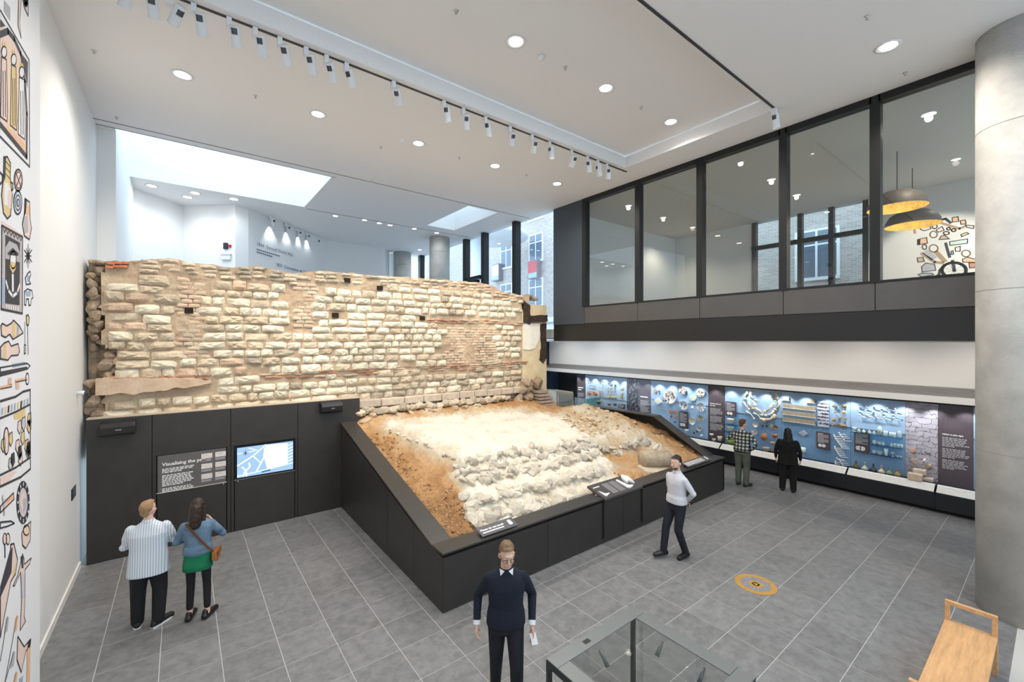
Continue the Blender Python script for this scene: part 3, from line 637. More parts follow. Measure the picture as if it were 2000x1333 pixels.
# touch desk and signs
GREYP = M('dark_sign_panel', (.07,.065,.065), .5); CAST = M('white_tactile_cast', (.8,.79,.77), .7)
tk = thing('tactile_desk', 'sloping dark touch desk with white relief models on the barrier', 'sign', (fx[2], YF, .87))
def TK(o): o.matrix_parent_inverse = Matrix.Translation((-fx[2], -YF, -.87)); return o
y0, y1, z0, z1 = YF-.04, YF+.42, .86, .99
def dk(u, v, h=0): return Vector((fx[2]+.01+(fx[4]-fx[2]-.02)*u, y0+(y1-y0)*v, z0+(z1-z0)*v+h))
TK(MB().prism([dk(0,0,-.04), dk(1,0,-.04), dk(1,1,-.04), dk(0,1,-.04)], (0,0,.04)).build('desk_top', GREYP, tk))
def flat(name, uv, h, mat): TK(MB().prism([dk(u, v, .0) for u, v in uv], (0,0,h)).build(name, mat, tk))
LG = M('grey_caption_block', (.20,.19,.20), .6)
for u in (.28, .46): flat('caption_block', [(u,.15),(u+.15,.15),(u+.15,.85),(u,.85)], .003, LG)
flat('relief_model', [(.09,.1),(.22,.22),(.12,.24),(.06,.5),(.07,.2)], .02, CAST); flat('relief_model', [(.66,.2),(.72,.12),(.84,.2),(.74,.3),(.68,.8),(.64,.78)], .025, CAST)
flat('relief_model', [(.78,.5),(.82,.45),(.86,.55),(.92,.3),(.96,.75),(.9,.95),(.84,.9),(.8,.75)], .04, CAST); flat('print_line', [(.05,.75),(.2,.75),(.2,.8),(.05,.8)], .003, WTXT)
def sign(px0, px1, label, txt, sz):
    a = onY(px0, 1000, YF+.12).x; b = onY(px1, 1000, YF+.12).x; t = thing('rail_sign', label, 'sign', ((a+b)/2, YF+.12, .87), group='small signs on the barrier cap')
    def S(o): o.matrix_parent_inverse = Matrix.Translation((-(a+b)/2, -YF-.12, -.87)); return o
    yy, zz_ = YF+.03, .885
    S(MB().prism([(a,yy,zz_),(b,yy,zz_),(b,yy+.2,zz_+.06),(a,yy+.2,zz_+.06)], (0,0,.012)).build('sign_plate', M('slate_sign', (.09,.09,.1), .45), t))
    S(MB().box(a+.05, b-.05, yy+.06, yy+.16, .87, .91).build('sign_wedge', BLACK, t)); up = Vector((0,.2,.06)).normalized()
    if txt: S(text('sign_lettering', txt, sz, (a+.04, yy+.1, zz_+.0425), (1,0,0), up, WTXT, t, bold=.002))
    for k in range(1 if txt else 3):
        v = .05 if txt else .05+.045*k; S(MB().prism([Vector((a+.05,yy,zz_+.0125))+up*v, Vector((b-.25,yy,zz_+.0125))+up*v, Vector((b-.25,yy,zz_+.0125))+up*(v+.022), Vector((a+.05,yy,zz_+.0125))+up*(v+.022)], (0,0,.001)).build('print_line', WTXT, t))
    hm = MB(); c_ = Vector((b-.1, yy+.1, zz_+.044)); hm.prism([c_+Vector((.04*math.cos(k*PI/5), 0, 0))+up*(.035*math.sin(k*PI/5)-.02) for k in range(10)], (0,0,.001))
    for k in range(4): hm.prism([c_+Vector((-.032+.018*k, 0, 0)), c_+Vector((-.02+.018*k, 0, 0)), c_+Vector((-.02+.018*k, 0, 0))+up*(.07-.008*abs(k-1.5)), c_+Vector((-.032+.018*k, 0, 0))+up*(.07-.008*abs(k-1.5))], (0,0,.001))
    S(hm.build('hand_symbol', WTXT, t))
sign(936, 1006, 'small slate sign reading please do not touch on the long front rail', 'Please do not touch', .055)
sign(1338, 1384, 'small slate notice on the barrier cap beside its outer corner', None, .05)
# ================================================================ INTERPRETATION WALL
iw = thing('interpretation_wall', 'dark panelled display wall below the Roman wall with captions and cupboards', 'display wall', (-1.36, YB, 0))
def IW(o): o.matrix_parent_inverse = Matrix.Translation((1.36, -YB, 0)); return o
ix = [onY(p_, 900, YB).x for p_ in (168, 297, 451, 581.5, 703)]; IT = 2.53; YT = YB+.22
def pan(name, x0, x1, z0, z1, y=YB, mat=DARK): return IW(bevel(MB().box(x0+.004, x1-.004, y, y+.03, z0, z1).build(name, mat, iw), .003, 1))
IW(MB().box(ix[0], ix[4], YB+.03, YT, 0, IT-.004).build('wall_carcass', BLACK, iw))
IW(MB().box(ix[0], ix[4], YB, YT+.05, IT-.004, IT+.012).build('top_ledge', M('pale_ledge', (.5,.42,.32), .7), iw))
pan('tall_panel', ix[0], ix[1], .015, IT); pan('tall_panel', ix[3], ix[4], .015, IT)
gp = [onY(*p_, YB) for p_ in ((307,892),(442,875),(307,965),(442,941))]; sp = [onY(*p_, YB) for p_ in ((459,873),(575,858),(459,939),(575,918))]
gz1 = (gp[0].z+gp[1].z)/2; gz0 = (gp[2].z+gp[3].z)/2; sz1 = (sp[0].z+sp[1].z)/2; sz0 = (sp[2].z+sp[3].z)/2
for (x0, x1), zt, zb, gx0, gx1 in (((ix[1], ix[2]), gz1, gz0, gp[0].x, gp[1].x), ((ix[2], ix[3]), sz1, sz0, sp[0].x, sp[1].x)):
    pan('header_panel', x0, x1, zt+.01, IT); pan('stile', x0, gx0-.012, .015, zt+.006); pan('stile', gx1+.012, x1, .015, zt+.006)
    d_ = pan('cupboard_door', gx0-.004, gx1+.004, .015, zb-.012)
    kx = gx1-.05 if gx0 < .5 else gx0+.05
    k_ = MB().ball((kx, YB-.006, 1.02), .012, 8, 6).build('lock', STEEL, d_); k_.location = (0,0,0)
    IW(MB().box(gx0-.01, gx1+.01, YB-.004, YB+.01, zb-.01, zb-.002).build('edge_light_strip', M('edge_light_pale', (.75,.7,.62), .4), iw))  # pale strip stands in for the light along the panel edge
PNL = pan('caption_panel', gp[0].x, gp[1].x, gz0, gz1, YB+.006, M('grey_caption_panel', (.13,.12,.115), .5)); YP = YB+.0045
def CPn(o): return o
gw = gp[1].x-gp[0].x; CPn(text('panel_title', 'Visualising the past', .088, (gp[0].x+.07, YP, gz1-.2), (1,0,0), (0,0,1), WTXT, PNL, bold=.002))
m = MB(); zl = gz1-.27
for k in range(15):
    if k in (3, 10): zl -= .03
    ln = gw*.44*(.6 if k in (2, 9, 14) else random.uniform(.88, 1)); xx = gp[0].x+.07
    while xx < gp[0].x+.07+ln: wl = random.uniform(.02, .07); m.box(xx, xx+wl, YP, YP+.002, zl, zl+.018); xx += wl+.012
    zl -= .031
CPn(m.build('body_print', WTXT, PNL))
TH = M('old_drawing_print', (.72,.66,.62), .7, var=.25, scale=14, stretch=(1,1,6)); CPB = M('caption_print', (.33,.32,.32), .7)
for cx in (.62, .83):
    for k in range(3):
        x0 = gp[0].x+gw*cx; z0_ = gz1-.05-.085-k*.2; CPn(MB().box(x0, x0+gw*.165, YP, YP+.002, z0_-.03, z0_+.07).build('picture_print', TH, PNL)); CPn(MB().box(x0, x0+gw*.15, YP, YP+.002, z0_-.085, z0_-.045).build('caption_print', CPB, PNL))
# wall screen with its map
sn = thing('wall_screen', 'lit screen showing a pale blue street map in the dark wall', 'screen', (sp[0].x, YB, sz0))
def SN(o): o.matrix_parent_inverse = Matrix.Translation((-sp[0].x, -YB, -sz0)); return o
SN(MB().box(sp[0].x, sp[1].x, YB-.012, YB+.03, sz0, sz1).build('screen_bezel', M('bezel', (.006,.008,.015), .3), sn))
def em(n, c_, s): return M(n, (0,0,0), .4, emit=c_, es=s)
ax, bx, az, bz = sp[0].x+.035, sp[1].x-.03, sz0+.035, sz1-.035
def sq(u, v): return Vector((ax+(bx-ax)*u, YB-.0135, az+(bz-az)*v))
SN(MB().prism([sq(0,0), sq(1,0), sq(1,1), sq(0,1)], (0,.0015,0)).build('map_ground', em('map_blue', (.42,.66,.95), 1.0), sn))
def poly(name, uv, mt, off): SN(MB().prism([sq(*p_)+Vector((0,-off,0)) for p_ in uv], (0,.0005,0)).build(name, mt, sn))
MW = em('map_white', (.9,.97,1), 1.25)
poly('map_site', [(.52,.14),(.9,.2),(.9,.95),(.5,.98),(.46,.6)], MW, .001)
def road(uv, wd):
    mm = MB()
    for a, b in zip(uv, uv[1:]):
        p_, q_ = sq(*a), sq(*b); d = (q_-p_).normalized(); n_ = Vector((-d.z,0,d.x))*wd; mm.prism([p_-n_+Vector((0,-.001,0)), q_-n_+Vector((0,-.001,0)), q_+n_+Vector((0,-.001,0)), p_+n_+Vector((0,-.001,0))], (0,.0005,0))
    SN(mm.build('map_road', MW, sn))
road([(0,.4),(.3,.7),(.5,1)], .012); road([(.08,.35),(.14,.22),(.1,.02)], .014); road([(.2,.45),(.22,.32),(.15,.2),(.16,0)], .014); road([(.28,.65),(.42,.36)], .01); road([(.48,.9),(.46,.55),(.33,.12)], .014); road([(0,.06),(.45,.12),(1,.22)], .01); road([(.2,.95),(.35,.83)], .009); road([(0,.8),(.3,.82)], .008)
for k in range(6): road([(.9,.3+.11*k),(1,.36+.11*k)], .01)
MR = em('map_marker', (.10,.04,.12), 1.); c_ = sq(.14,.8)
for k in range(8):
    a = k*PI/4; r_ = .075 if k % 2 == 0 else .05; SN(MB().prism([c_+Vector((math.cos(a+s_)*q_, -.002, math.sin(a+s_)*q_)) for q_, s_ in ((.028,-.25),(r_,0),(.028,.25))], (0,.0005,0)).build('compass_point', MR, sn))
SN(MB().prism([c_+Vector((.022*math.cos(k*PI/6), -.0025, .022*math.sin(k*PI/6))) for k in range(12)], (0,.0005,0)).build('compass_hub', MR, sn)); poly('map_caption', [(.42,.05),(.58,.07),(.58,.12),(.42,.1)], em('map_dark', (.05,.16,.3), 1.), .002)
# wall washers / projectors over the panels
PJ = M('satin_black_plastic', (.012,.012,.013), .3, spec=.6)
for px, py, lb in ((231,837,'black projector unit mounted on the tall panel beside the white wall'), (647,796,'black projector unit mounted on the panel next to the barrier')):
    p_ = onY(px, py, YB-.12); t = thing('projector', lb, 'projector', p_, group='projectors on the dark wall')
    m = MB(); pr = [(.13,.12),(-.02,.12),(-.08,.10),(-.11,.03),(-.10,-.08),(-.07,-.12),(.1,-.12)]
    bevel(m.prism([(-.23, y_, z_) for y_, z_ in pr], (.46,0,0)).build('housing', PJ, t), .008); MB().box(-.15, .15, .1, .118, -.06, .06).build('bracket', BLACK, t)
    MB().box(-.03, .05, -.113, -.1, -.02, -.008).build('badge', STEEL, t)
# ================================================================ LAMPS AND CEILING FITTINGS
WARM = (1.0, .86, .68); NEUT = (1.0, .93, .84); COOL = (.86, .94, 1.0)
def dn_proto(glow):
    a = MB().lathe([(.125,0),(.13,-.008),(.10,-.008),(.10,0)], 24, cap=False).mesh('trim_ring', LAMPW, True)
    b = MB().lathe([(.10,-.006),(.075,-.0025)], 24, cap=False).mesh('reflector', CHROME, True); c_ = MB().lathe([(.092,-.0045),(.0,-.0045)], 20).mesh('lamp_disc', glow)
    return a, b, c_
DP = dn_proto(GLOW)
def downlight(px, py, z, label, grp, power, col=NEUT, k=1., ang=150):
    p = onZ(px, py, z); t = thing('downlight', label, 'downlight', (p.x, p.y, z-.002), group=grp); t.scale = (k, k, 1)
    for n, me in zip(('trim_ring', 'reflector', 'lamp_disc'), DP):
        link(n, me, t)
    if power: light('lamp_beam', 'SPOT', (p.x, p.y, z-.08), power, col, t, (p.x, p.y, 0), .06, ang, .9)
    return t
for px, py in ((1007,81),(1183,172),(1310,238)): downlight(px, py, 8.63, 'round recessed downlight set in the raised ceiling coffer', 'coffer downlights', DOWN_W, k=1.25)
for px, py in ((356,146),(621,223),(817,280),(967,324),(1088,359)): downlight(px, py, CZ, 'round recessed downlight in the flat ceiling between spotlight track and skylights', 'downlights beyond the track', DOWN_W, k=1.2)
downlight(1735, 90, CZ, 'round recessed downlight in the ceiling near the tall concrete column', None, DOWN_W, k=1.25)
# more of the same rows behind the viewpoint light the near floor
for X, Y in ((1.2,5.3),(5.0,1.6),(1.6,1.0),(3.4,-1.5),(7.5,-1.0)):
    t = thing('downlight', 'round recessed downlight in the near ceiling over the glass table', 'downlight', (X, Y, (8.63 if Y > 3.5 else CZ)-.002), group='near downlights')
    for n, me in zip(('trim_ring', 'reflector', 'lamp_disc'), DP): link(n, me, t)
    light('lamp_beam', 'SPOT', (X, Y, CZ-.1), DOWN_W, NEUT, t, (X, Y, 0), .06, 150, .9)
# track spotlights
hd = MB().lathe([(.0,.13),(.06,.13),(.062,.12),(.062,-.10),(.068,-.125),(.068,-.13),(.058,-.13),(.05,-.07),(0,-.07)], 20).mesh('spot_head', LAMPW, True)
fn = MB()
for k in range(7): a = -.5+k*.17; fn.box(.0635*math.sin(a)-.004, .0635*math.sin(a)+.004, -.0655*math.cos(a)-.002, -.0655*math.cos(a)+.004, .03, .105)
fn = fn.mesh('cooling_slots', M('slot_dark', (.08,.08,.09), .6)); gl = MB().lathe([(.05,-.075),(0,-.075)], 16).mesh('spot_lens', GLOW)
bx_ = MB().box(-.03, .03, -.045, .045, -.13, 0).mesh('gear_box', LAMPW); st = MB().box(-.012, .012, -.012, .012, -.15, -.1).mesh('stem', LAMPW)
def spot(loc, aim, label, grp, power, col=WARM, ang=36, lens=gl, drop=.22, scale=1.):
    t = thing('track_spotlight', label, 'spotlight', loc, group=grp)
    link('gear_box', bx_, t); s_ = link('stem', st, t); s_.location = (.05, 0, 0); h = link('spot_head', hd, t); h.location = (.08, 0, -drop)
    d = (Vector(aim)-Vector(loc)).normalized(); h.rotation_euler = d.to_track_quat('-Z', 'Y').to_euler(); c_ = link('cooling_slots', fn, h); l_ = link('spot_lens', lens, h); t.scale = (scale,)*3
    if power: q_ = Vector(loc)+Vector((.08, 0, -drop))*scale+d*.17; light('lamp_beam', 'SPOT', q_, power, col, t, aim, .05, ang, .55)
    return t
tr = struct(MB().box(-1.3, 9.2, 6.97, 7.01, CZ-.012, CZ+.001).build('trim_track_far', M('track_slot', (.05,.05,.055), .6)))
struct(MB().box(-1.3, 8.95, 3.34, 3.38, CZ-.012, CZ+.001).build('trim_track_near', MATS['track_slot']))
tpx = (228,282,330,378,447,498,546,597,637,676,768,866,904,947,995,1038,1072,1115,1146,1166,1184); lb = 'white track spotlight on the long ceiling track facing the Roman wall'
tgt = [(-1.35,9.2,4.6),(0.1,10.5,4.2),(-1.35,9.9,6.2),(1.0,10.5,3.6),(1.6,10.5,3.3),(2.3,10.5,3.4),(2.9,10.5,4.0),(3.6,10.5,3.0),(4.3,10.5,4.6),(5.0,9.0,1.8),(5.6,10.5,4.7),(5.3,8.3,1.6),(6.4,10.5,4.0),(6.6,8.2,1.6),(7.2,10.5,4.7),(7.4,10.5,3.2),(6.9,7.0,1.1),(8.2,10.5,4.4),(9.2,7.6,1.3),(8.9,6.6,.9),(9.9,8.6,1.7)]
for px, a in zip(tpx, tgt):
    x, y = ray(px); s = 6.99/y; spot((x*s, 6.99, CZ-.01), a, lb, 'far track spotlights', SPOT_W if a[1] > 10 else SPOT_W*.3, col=WARM if a[1] > 10 else (1,.9,.76), ang=34 if a[1] > 10 else 42)
p = onZ(1512, 212, CZ-.01); spot((p.x, 3.36, CZ-.01), (10.4, 3.2, 1.0), 'lone white spotlight at the end of the near ceiling track by the glazing', None, SPOT_W*.5)
# gallery lamps beyond the wall
glc = MB().lathe([(.05,-.075),(0,-.075)], 16).mesh('spot_lens', GLOWC)
for px, py in ((296,363),(381,377),(366,385),(457,389)): downlight(px, py, CZ, 'bright recessed lamp in the ceiling of the white gallery niche', 'gallery niche lamps', GAL_W, COOL, 1.2)
for px, py in ((528,422),(558,436),(580,446),(597,453),(617,463),(633,471)):
    p = onZ(px, py, CZ); spot((p.x, p.y, CZ), (p.x-.5, p.y+1.2, 4.6), 'bright track spotlight washing the lettered gallery wall', 'gallery wall spotlights', GAL_W*.8, COOL, 95, glc)
for px, py in ((655,422),(712,430),(741,436),(762,440),(809,447),(853,455),(820,488)): downlight(px, py, CZ, 'small bright lamp in the ceiling behind the skylight', 'gallery ceiling lamps', GAL_W*.5, COOL, .9)
# detectors, sprinklers
def detector(px, py, z, label, big=True):
    p = onZ(px, py, z); m = MB().lathe([(.06,0),(.06,-.02),(.05,-.03),(.045,-.055),(.02,-.06),(.0,-.06)] if big else [(.035,0),(.03,-.006),(.012,-.01),(.01,-.04),(.02,-.045),(0,-.045)], 16)
    tag(m.build('smoke_detector' if big else 'sprinkler', LAMPW if big else STEEL, None, True, (p.x, p.y, z)), label, 'detector' if big else 'sprinkler', None if big else 'ceiling sprinklers')
detector(1057, 110, 8.63, 'white smoke detector in the raised coffer'); detector(787, 274, CZ, 'wide white smoke detector beside a downlight')
for px, py in ((228,229),(184,99),(499,187),(1104,131),(1252,209),(891,21),(1694,31),(1768,142),(897,308),(1028,341),(726,353),(744,287)):
    detector(px, py, 8.63 if px in (1104,1252,891) else CZ, 'tiny ceiling sprinkler head', False)
# soffit lamps over the cases, and lamps of the upper room
for n in range(7): light('soffit_lamp', 'SPOT', (12.3, 1+2.1*n, 3.85), SOFFIT_W, (1,.9,.78), None, (13.6, 1+2.1*n, 2.2), .05, 130, .8)
dome = MB().lathe([(.55,0),(.53,.12),(.45,.26),(.3,.36),(.12,.41),(.0,.42)], 32, cap=False).mesh('dome_shade', M('brown_dome', (.13,.11,.10), .5), True)
inn = MB().lathe([(.545,.002),(.52,.12),(.44,.25),(.29,.35),(0,.4)], 32, cap=False).mesh('gold_lining', M('glowing_gold_leaf', (.75,.5,.12), .35, .6, var=.3, scale=9, emit=(1,.66,.2), es=.3), True)  # self-glow on the gold imitates the bulb lighting the lining
for px, py, X, lb in ((1752,407,13.2,'large brown dome pendant lamp with a gold lining behind the glazing'), (1782,441,14.8,'second dome pendant lamp with gold lining nearer the mural')):
    p = onX(px, py, X); t = thing('pendant_lamp', lb, 'pendant lamp', p, group='dome pendants in the upper room'); link('dome_shade', dome, t); link('gold_lining', inn, t)
    MB().tube([(0,0,.4), (0,0,CZ-p.z)], .008, 6).build('cord', BLACK, t); MB().ball((0,0,.2), .06).build('bulb', GLOW, t); light('lamp_beam', 'POINT', p+Vector((0,0,.1)), 14, WARM, t, None, .06)
for X, Y in ((12.5,5.5),(12.5,1.5),(15.5,1.2),(15.2,9.5)): light('room_lamp', 'SPOT', (X, Y, CZ-.05), 150, WARM, None, (X+.4, Y, 4.5), .08, 120, .8)
for Y in (0.3, 2.2): light('mural_wash', 'SPOT', (14.9, Y, CZ-.3), 260, NEUT, None, (17, Y, 5.6), .05, 75, .4)
# ================================================================ LONG DISPLAY CASE
XB = 14.0
dc = thing('display_case', 'long glazed museum case with blue and purple back boards along the wall', 'display case', (13.6, 8, 0))
def DC(o): o.matrix_parent_inverse = Matrix.Translation((-13.6, -8, 0)); return o
def dY(px, X=XB): x, y = ray(px); return X*y/x
Y0, Y1 = .3, dY(1113)
NAVY = M('case_base_navy', (.010,.012,.016), .35, spec=.5)
DC(MB().box(13.66, 14.5, Y0, Y1, 0, .1).build('toe_kick', BLACK, dc))
ys = [Y0]+[dY(p, 13.5) for p in (1826, 1652, 1520, 1404, 1300, 1200)]+[Y1]
for a, b in zip(ys, ys[1:]):
    DC(MB().box(13.52, 14.5, a+.003, b-.003, .09, .29).build('base_panel', NAVY, dc)); DC(MB().box(13.5, 14.5, a+.003, b-.003, .295, .47).build('base_panel', NAVY, dc))
    DC(MB().prism([(13.5, a+.02, .47), (13.5, b-.02, .47), (13.69, b-.02, .60), (13.69, a+.02, .60)], (0,0,.012)).build('label_rail', M('white_label_rail', (.78,.78,.76), .5, var=.05, scale=12), dc))
    DC(MB().box(13.66, 13.668, a+.004, b-.004, .6, 2.46).build('case_glass', glass('case_glass', (.97,.98,.99), .015), dc))
DC(MB().box(13.69, XB+.03, Y0, Y1, .47, .585).build('case_deck', M('case_deck', (.02,.022,.024), .5), dc))
DC(MB().box(13.56, 14.1, Y0, Y1, 2.46, 2.5).build('light_pelmet', BLACK, dc)); DC(MB().box(13.54, 14.1, Y0-.3, 15.0, 2.5, 2.65).build('white_fascia', WHITE, dc))
DC(MB().prism([(13.62, Y0-.3, 2.64), (13.62, 15.0, 2.64), (13.97, 15.0, 2.81), (13.97, Y0-.3, 2.81)], (.02,0,-.04)).build('grille_back', M('grille_shadow', (.22,.21,.2), .6), dc))
for k in range(8):
    t = k/7; DC(MB().bar((13.56+.38*t, Y0-.3, 2.655+.17*t), (13.56+.38*t, 15.0, 2.655+.17*t), .022, .02).build('slat', M('grille_slat', (.40,.39,.38), .45, .2), dc))
# back boards
BLU = M('blue_case_board', (.36,.53,.73), .6); BLU2 = M('shaded_blue_case_board', (.23,.41,.64), .6); PUR = M('aubergine_panel', (.10,.075,.085), .55); PALE = M('pale_blue_case_board', (.44,.58,.72), .6)  # lower tier's deeper blue paints the fall-off of the top lighting
def photo(name, c1, c2, sc, brick):
    m = bpy.data.materials.new(name); m.use_nodes = True; N = m.node_tree.nodes; L = m.node_tree.links; b = N['Principled BSDF']; b.inputs['Roughness'].default_value = .6
    tc = N.new('ShaderNodeTexCoord'); mp = N.new('ShaderNodeMapping'); mp.inputs['Rotation'].default_value = (0, PI/2, 0) if False else (PI/2, 0, PI/2); L.new(tc.outputs['Object'], mp.inputs[0])
    t = N.new('ShaderNodeTexBrick') if brick else N.new('ShaderNodeTexVoronoi'); t.inputs['Scale'].default_value = sc
    ns = N.new('ShaderNodeTexNoise'); ns.inputs['Scale'].default_value = 5; ns.inputs['Detail'].default_value = 6; L.new(tc.outputs['Object'], ns.inputs['Vector']); va = N.new('ShaderNodeVectorMath'); va.operation = 'MULTIPLY_ADD'; va.inputs[1].default_value = (.28,.22,.28) if brick else (.12,.12,.12); L.new(ns.outputs['Color'], va.inputs[0])
    se = N.new('ShaderNodeSeparateXYZ'); cb = N.new('ShaderNodeCombineXYZ'); L.new(tc.outputs['Object'], se.inputs[0]); L.new(se.outputs['Y'], cb.inputs['X']); L.new(se.outputs['Z'], cb.inputs['Y']); L.new(cb.outputs[0], va.inputs[2]); L.new(va.outputs[0], t.inputs['Vector'])
    if brick:
        t.inputs['Color1'].default_value = (*c1,1); t.inputs['Color2'].default_value = tuple(k*.75 for k in c1)+(1,); t.inputs['Mortar'].default_value = (*c2,1); t.inputs['Mortar Size'].default_value = .012; t.inputs['Brick Width'].default_value = .6; t.inputs['Row Height'].default_value = .28
        mx = N.new('ShaderNodeMix'); mx.data_type = 'RGBA'; mx.blend_type = 'MULTIPLY'; mx.inputs[0].default_value = .6; L.new(t.outputs['Color'], mx.inputs[6]); L.new(ns.outputs['Fac'], mx.inputs[7]); L.new(mx.outputs[2], b.inputs['Base Color'])
    else:
        r = N.new('ShaderNodeValToRGB'); r.color_ramp.elements[0].color = (*c1,1); r.color_ramp.elements[1].color = (*c2,1); r.color_ramp.elements[1].position = .6; L.new(t.outputs['Distance'], r.inputs[0]); L.new(r.outputs[0], b.inputs['Base Color'])
    MATS[name] = m; return m
PH1 = photo('pebble_photo_print', (.30,.26,.30), (.03,.025,.035), 9, False); PH2 = photo('masonry_photo_print', (.86,.80,.88), (.12,.10,.13), 2.6, True)
def board(px0, px1, mat, z0=.585, z1=2.46, x=XB, name='back_board'):
    return DC(MB().box(x, XB+.06, dY(px1, x)+.003, dY(px0, x)-.003, z0, z1).build(name, mat, dc))
def lines(pn, X, px0, px1, pys, mat, h=.018):
    m = MB()
    for py, f in pys:
        a = onX(px0, py, X); yb = dY(px0+(px1-px0)*f, X); y = a.y
        while y > yb: wl = random.uniform(.025, .07); m.box(X-.003, X, max(yb, y-wl), y, a.z-h/2, a.z+h/2); y -= wl+.012
    return m.build('body_print', mat, pn)
for px0, px1, mat in ((1127,1143.5,PUR),(1224,1248,PH1),(1248,1271.5,PUR),(1383,1416,PUR),(1768,1832,PH2),(1832,1901,PUR)):
    o = board(px0, px1, mat, name='photo_board' if mat in (PH1, PH2) else 'text_board')
    if mat is PUR:
        w_ = px1-px0; X = XB-.002; body = M('grey_body_print', (.5,.48,.48), .7)
        tt, py0 = {1127: (('--','--'), 758), 1248: (('--',), 776), 1383: (('At the heart of','the city'), 789), 1832: (('Hidden in plain sight',), 849)}[px0]
        fs_ = .1 if px0 < 1800 else .105
        wid = dY(px0, X)-dY(px1, X); fs_ = min(.12 if px0 > 1300 else .09, wid*.8/(max(len(t_) for t_ in tt)*.52))
        for k, t_ in enumerate(tt): a = onX(px0+w_*.12, py0, X); text('board_title', t_, fs_, (X-.002, a.y, a.z-k*fs_*1.1), (0,-1,0), (0,0,1), WTXT, o, bold=.002) if px0 > 1300 else MB().box(X-.003, X, a.y-wid*.62/(1+.5*k), a.y, a.z-k*.09, a.z-k*.09+.045).build('title_print', WTXT, o)
        zt = onX(px0+w_*.12, py0, X).z-len(tt)*fs_*1.1-.02; yb0 = dY(px0+w_*.12, X); ln = wid*.7; m = MB()
        for k in range(18):
            if k in (6, 12): zt -= .03
            y = yb0; f = ln*(.5 if k in (5, 11, 17) else random.uniform(.85, 1))
            while y > yb0-f: wl = random.uniform(.03, .08); m.box(X-.003, X, y-wl, y, zt-.011, zt+.011); y -= wl+.012
            zt -= .038
        m.build('body_print', body, o)
SEAM = {1143.5: (1224, (1174, 1183.5), PALE, PALE), 1271.5: (1383, (1309.5, 1324.5), BLU, BLU), 1416: (1768, (1513.5, 1526.5, 1652, 1661.5), BLU, BLU2), 1901: (1925, (), BLU, BLU2)}
for a, (b, cuts, up, lo) in SEAM.items():
    e = [a, *cuts, b]
    for p, q_ in zip(e, e[1:]):
        zs = 1.72 if a != 1143.5 else 1.52
        if a == 1416: zs = 1.62
        board(p, q_, up, zs, 2.46, XB-.02, 'upper_board'); board(p, q_, lo, .585, zs-.004, XB, 'lower_board')
for k in range(26): y = .8+k*.52; light('case_lamp', 'SPOT', (13.74, y, 2.43), CASE_W*.55, (.95,.97,1.0), None, (14.0, y, 1.3), .02, 100, .7)
# ---- exhibits
def A(px, py, off=.05): return onX(px, py, XB-off-.028)
def pxm(px, X=XB): return abs(dY(px-.5, X)-dY(px+.5, X)), X/ray(px)[0]        # metres per pixel along the wall, upright
def irregular(n, w_, h, sd, ex_=1.): 
    rn = random.Random(sd); return [(w_/2*math.cos(2*PI*k/n)*rn.uniform(.72, 1.08), h/2*math.sin(2*PI*k/n)*rn.uniform(.72, 1.08)) for k in range(n)]
def sherd(px, py, w_, h, mat, label, cat='sherd', grp=None, t=.03, name='pottery_sherd', n=9, off=.05):
    p = A(px, py, off); mw, mh = pxm(px); o = MB().prism([(0, -y, z) for y, z in irregular(n, w_*mw, h*mh, int(px*7+py))], (t,0,0)).build(name, mat, None, False, p-Vector((0,0,0)))
    bevel(o, .006, 1); tag(o, label, cat, grp); return o
def dish(px, py, w_, h, mat, label, grp=None, name='plate', mat2=None, cat='plate'):
    p = A(px, py, .02); mw, mh = pxm(px); r = h*mh/2; R_ = Matrix.Rotation(-PI/2, 4, 'Y')
    m = MB().lathe([(0,.012),(r*.55,.012),(r*.62,.02),(r*.95,.045),(r,.05),(r,.042),(r*.6,.0),(0,.0)], 24, mat=R_)
    if mat2:
        rn = random.Random(int(px)); 
        for k in range(16): a = rn.random()*2*PI; q_ = r*math.sqrt(rn.random())*.85; s_ = r*rn.uniform(.06, .16); zz_ = -.055; m.prism([(zz_, q_*math.cos(a)+s_*math.cos(t_*PI/2.5+a), q_*math.sin(a)+s_*math.sin(t_*PI/2.5+a)) for t_ in range(5)], (.012,0,0), 1)
    o = m.build(name, [mat, mat2 or mat], None, True, p); tag(o, label, cat, grp); return o
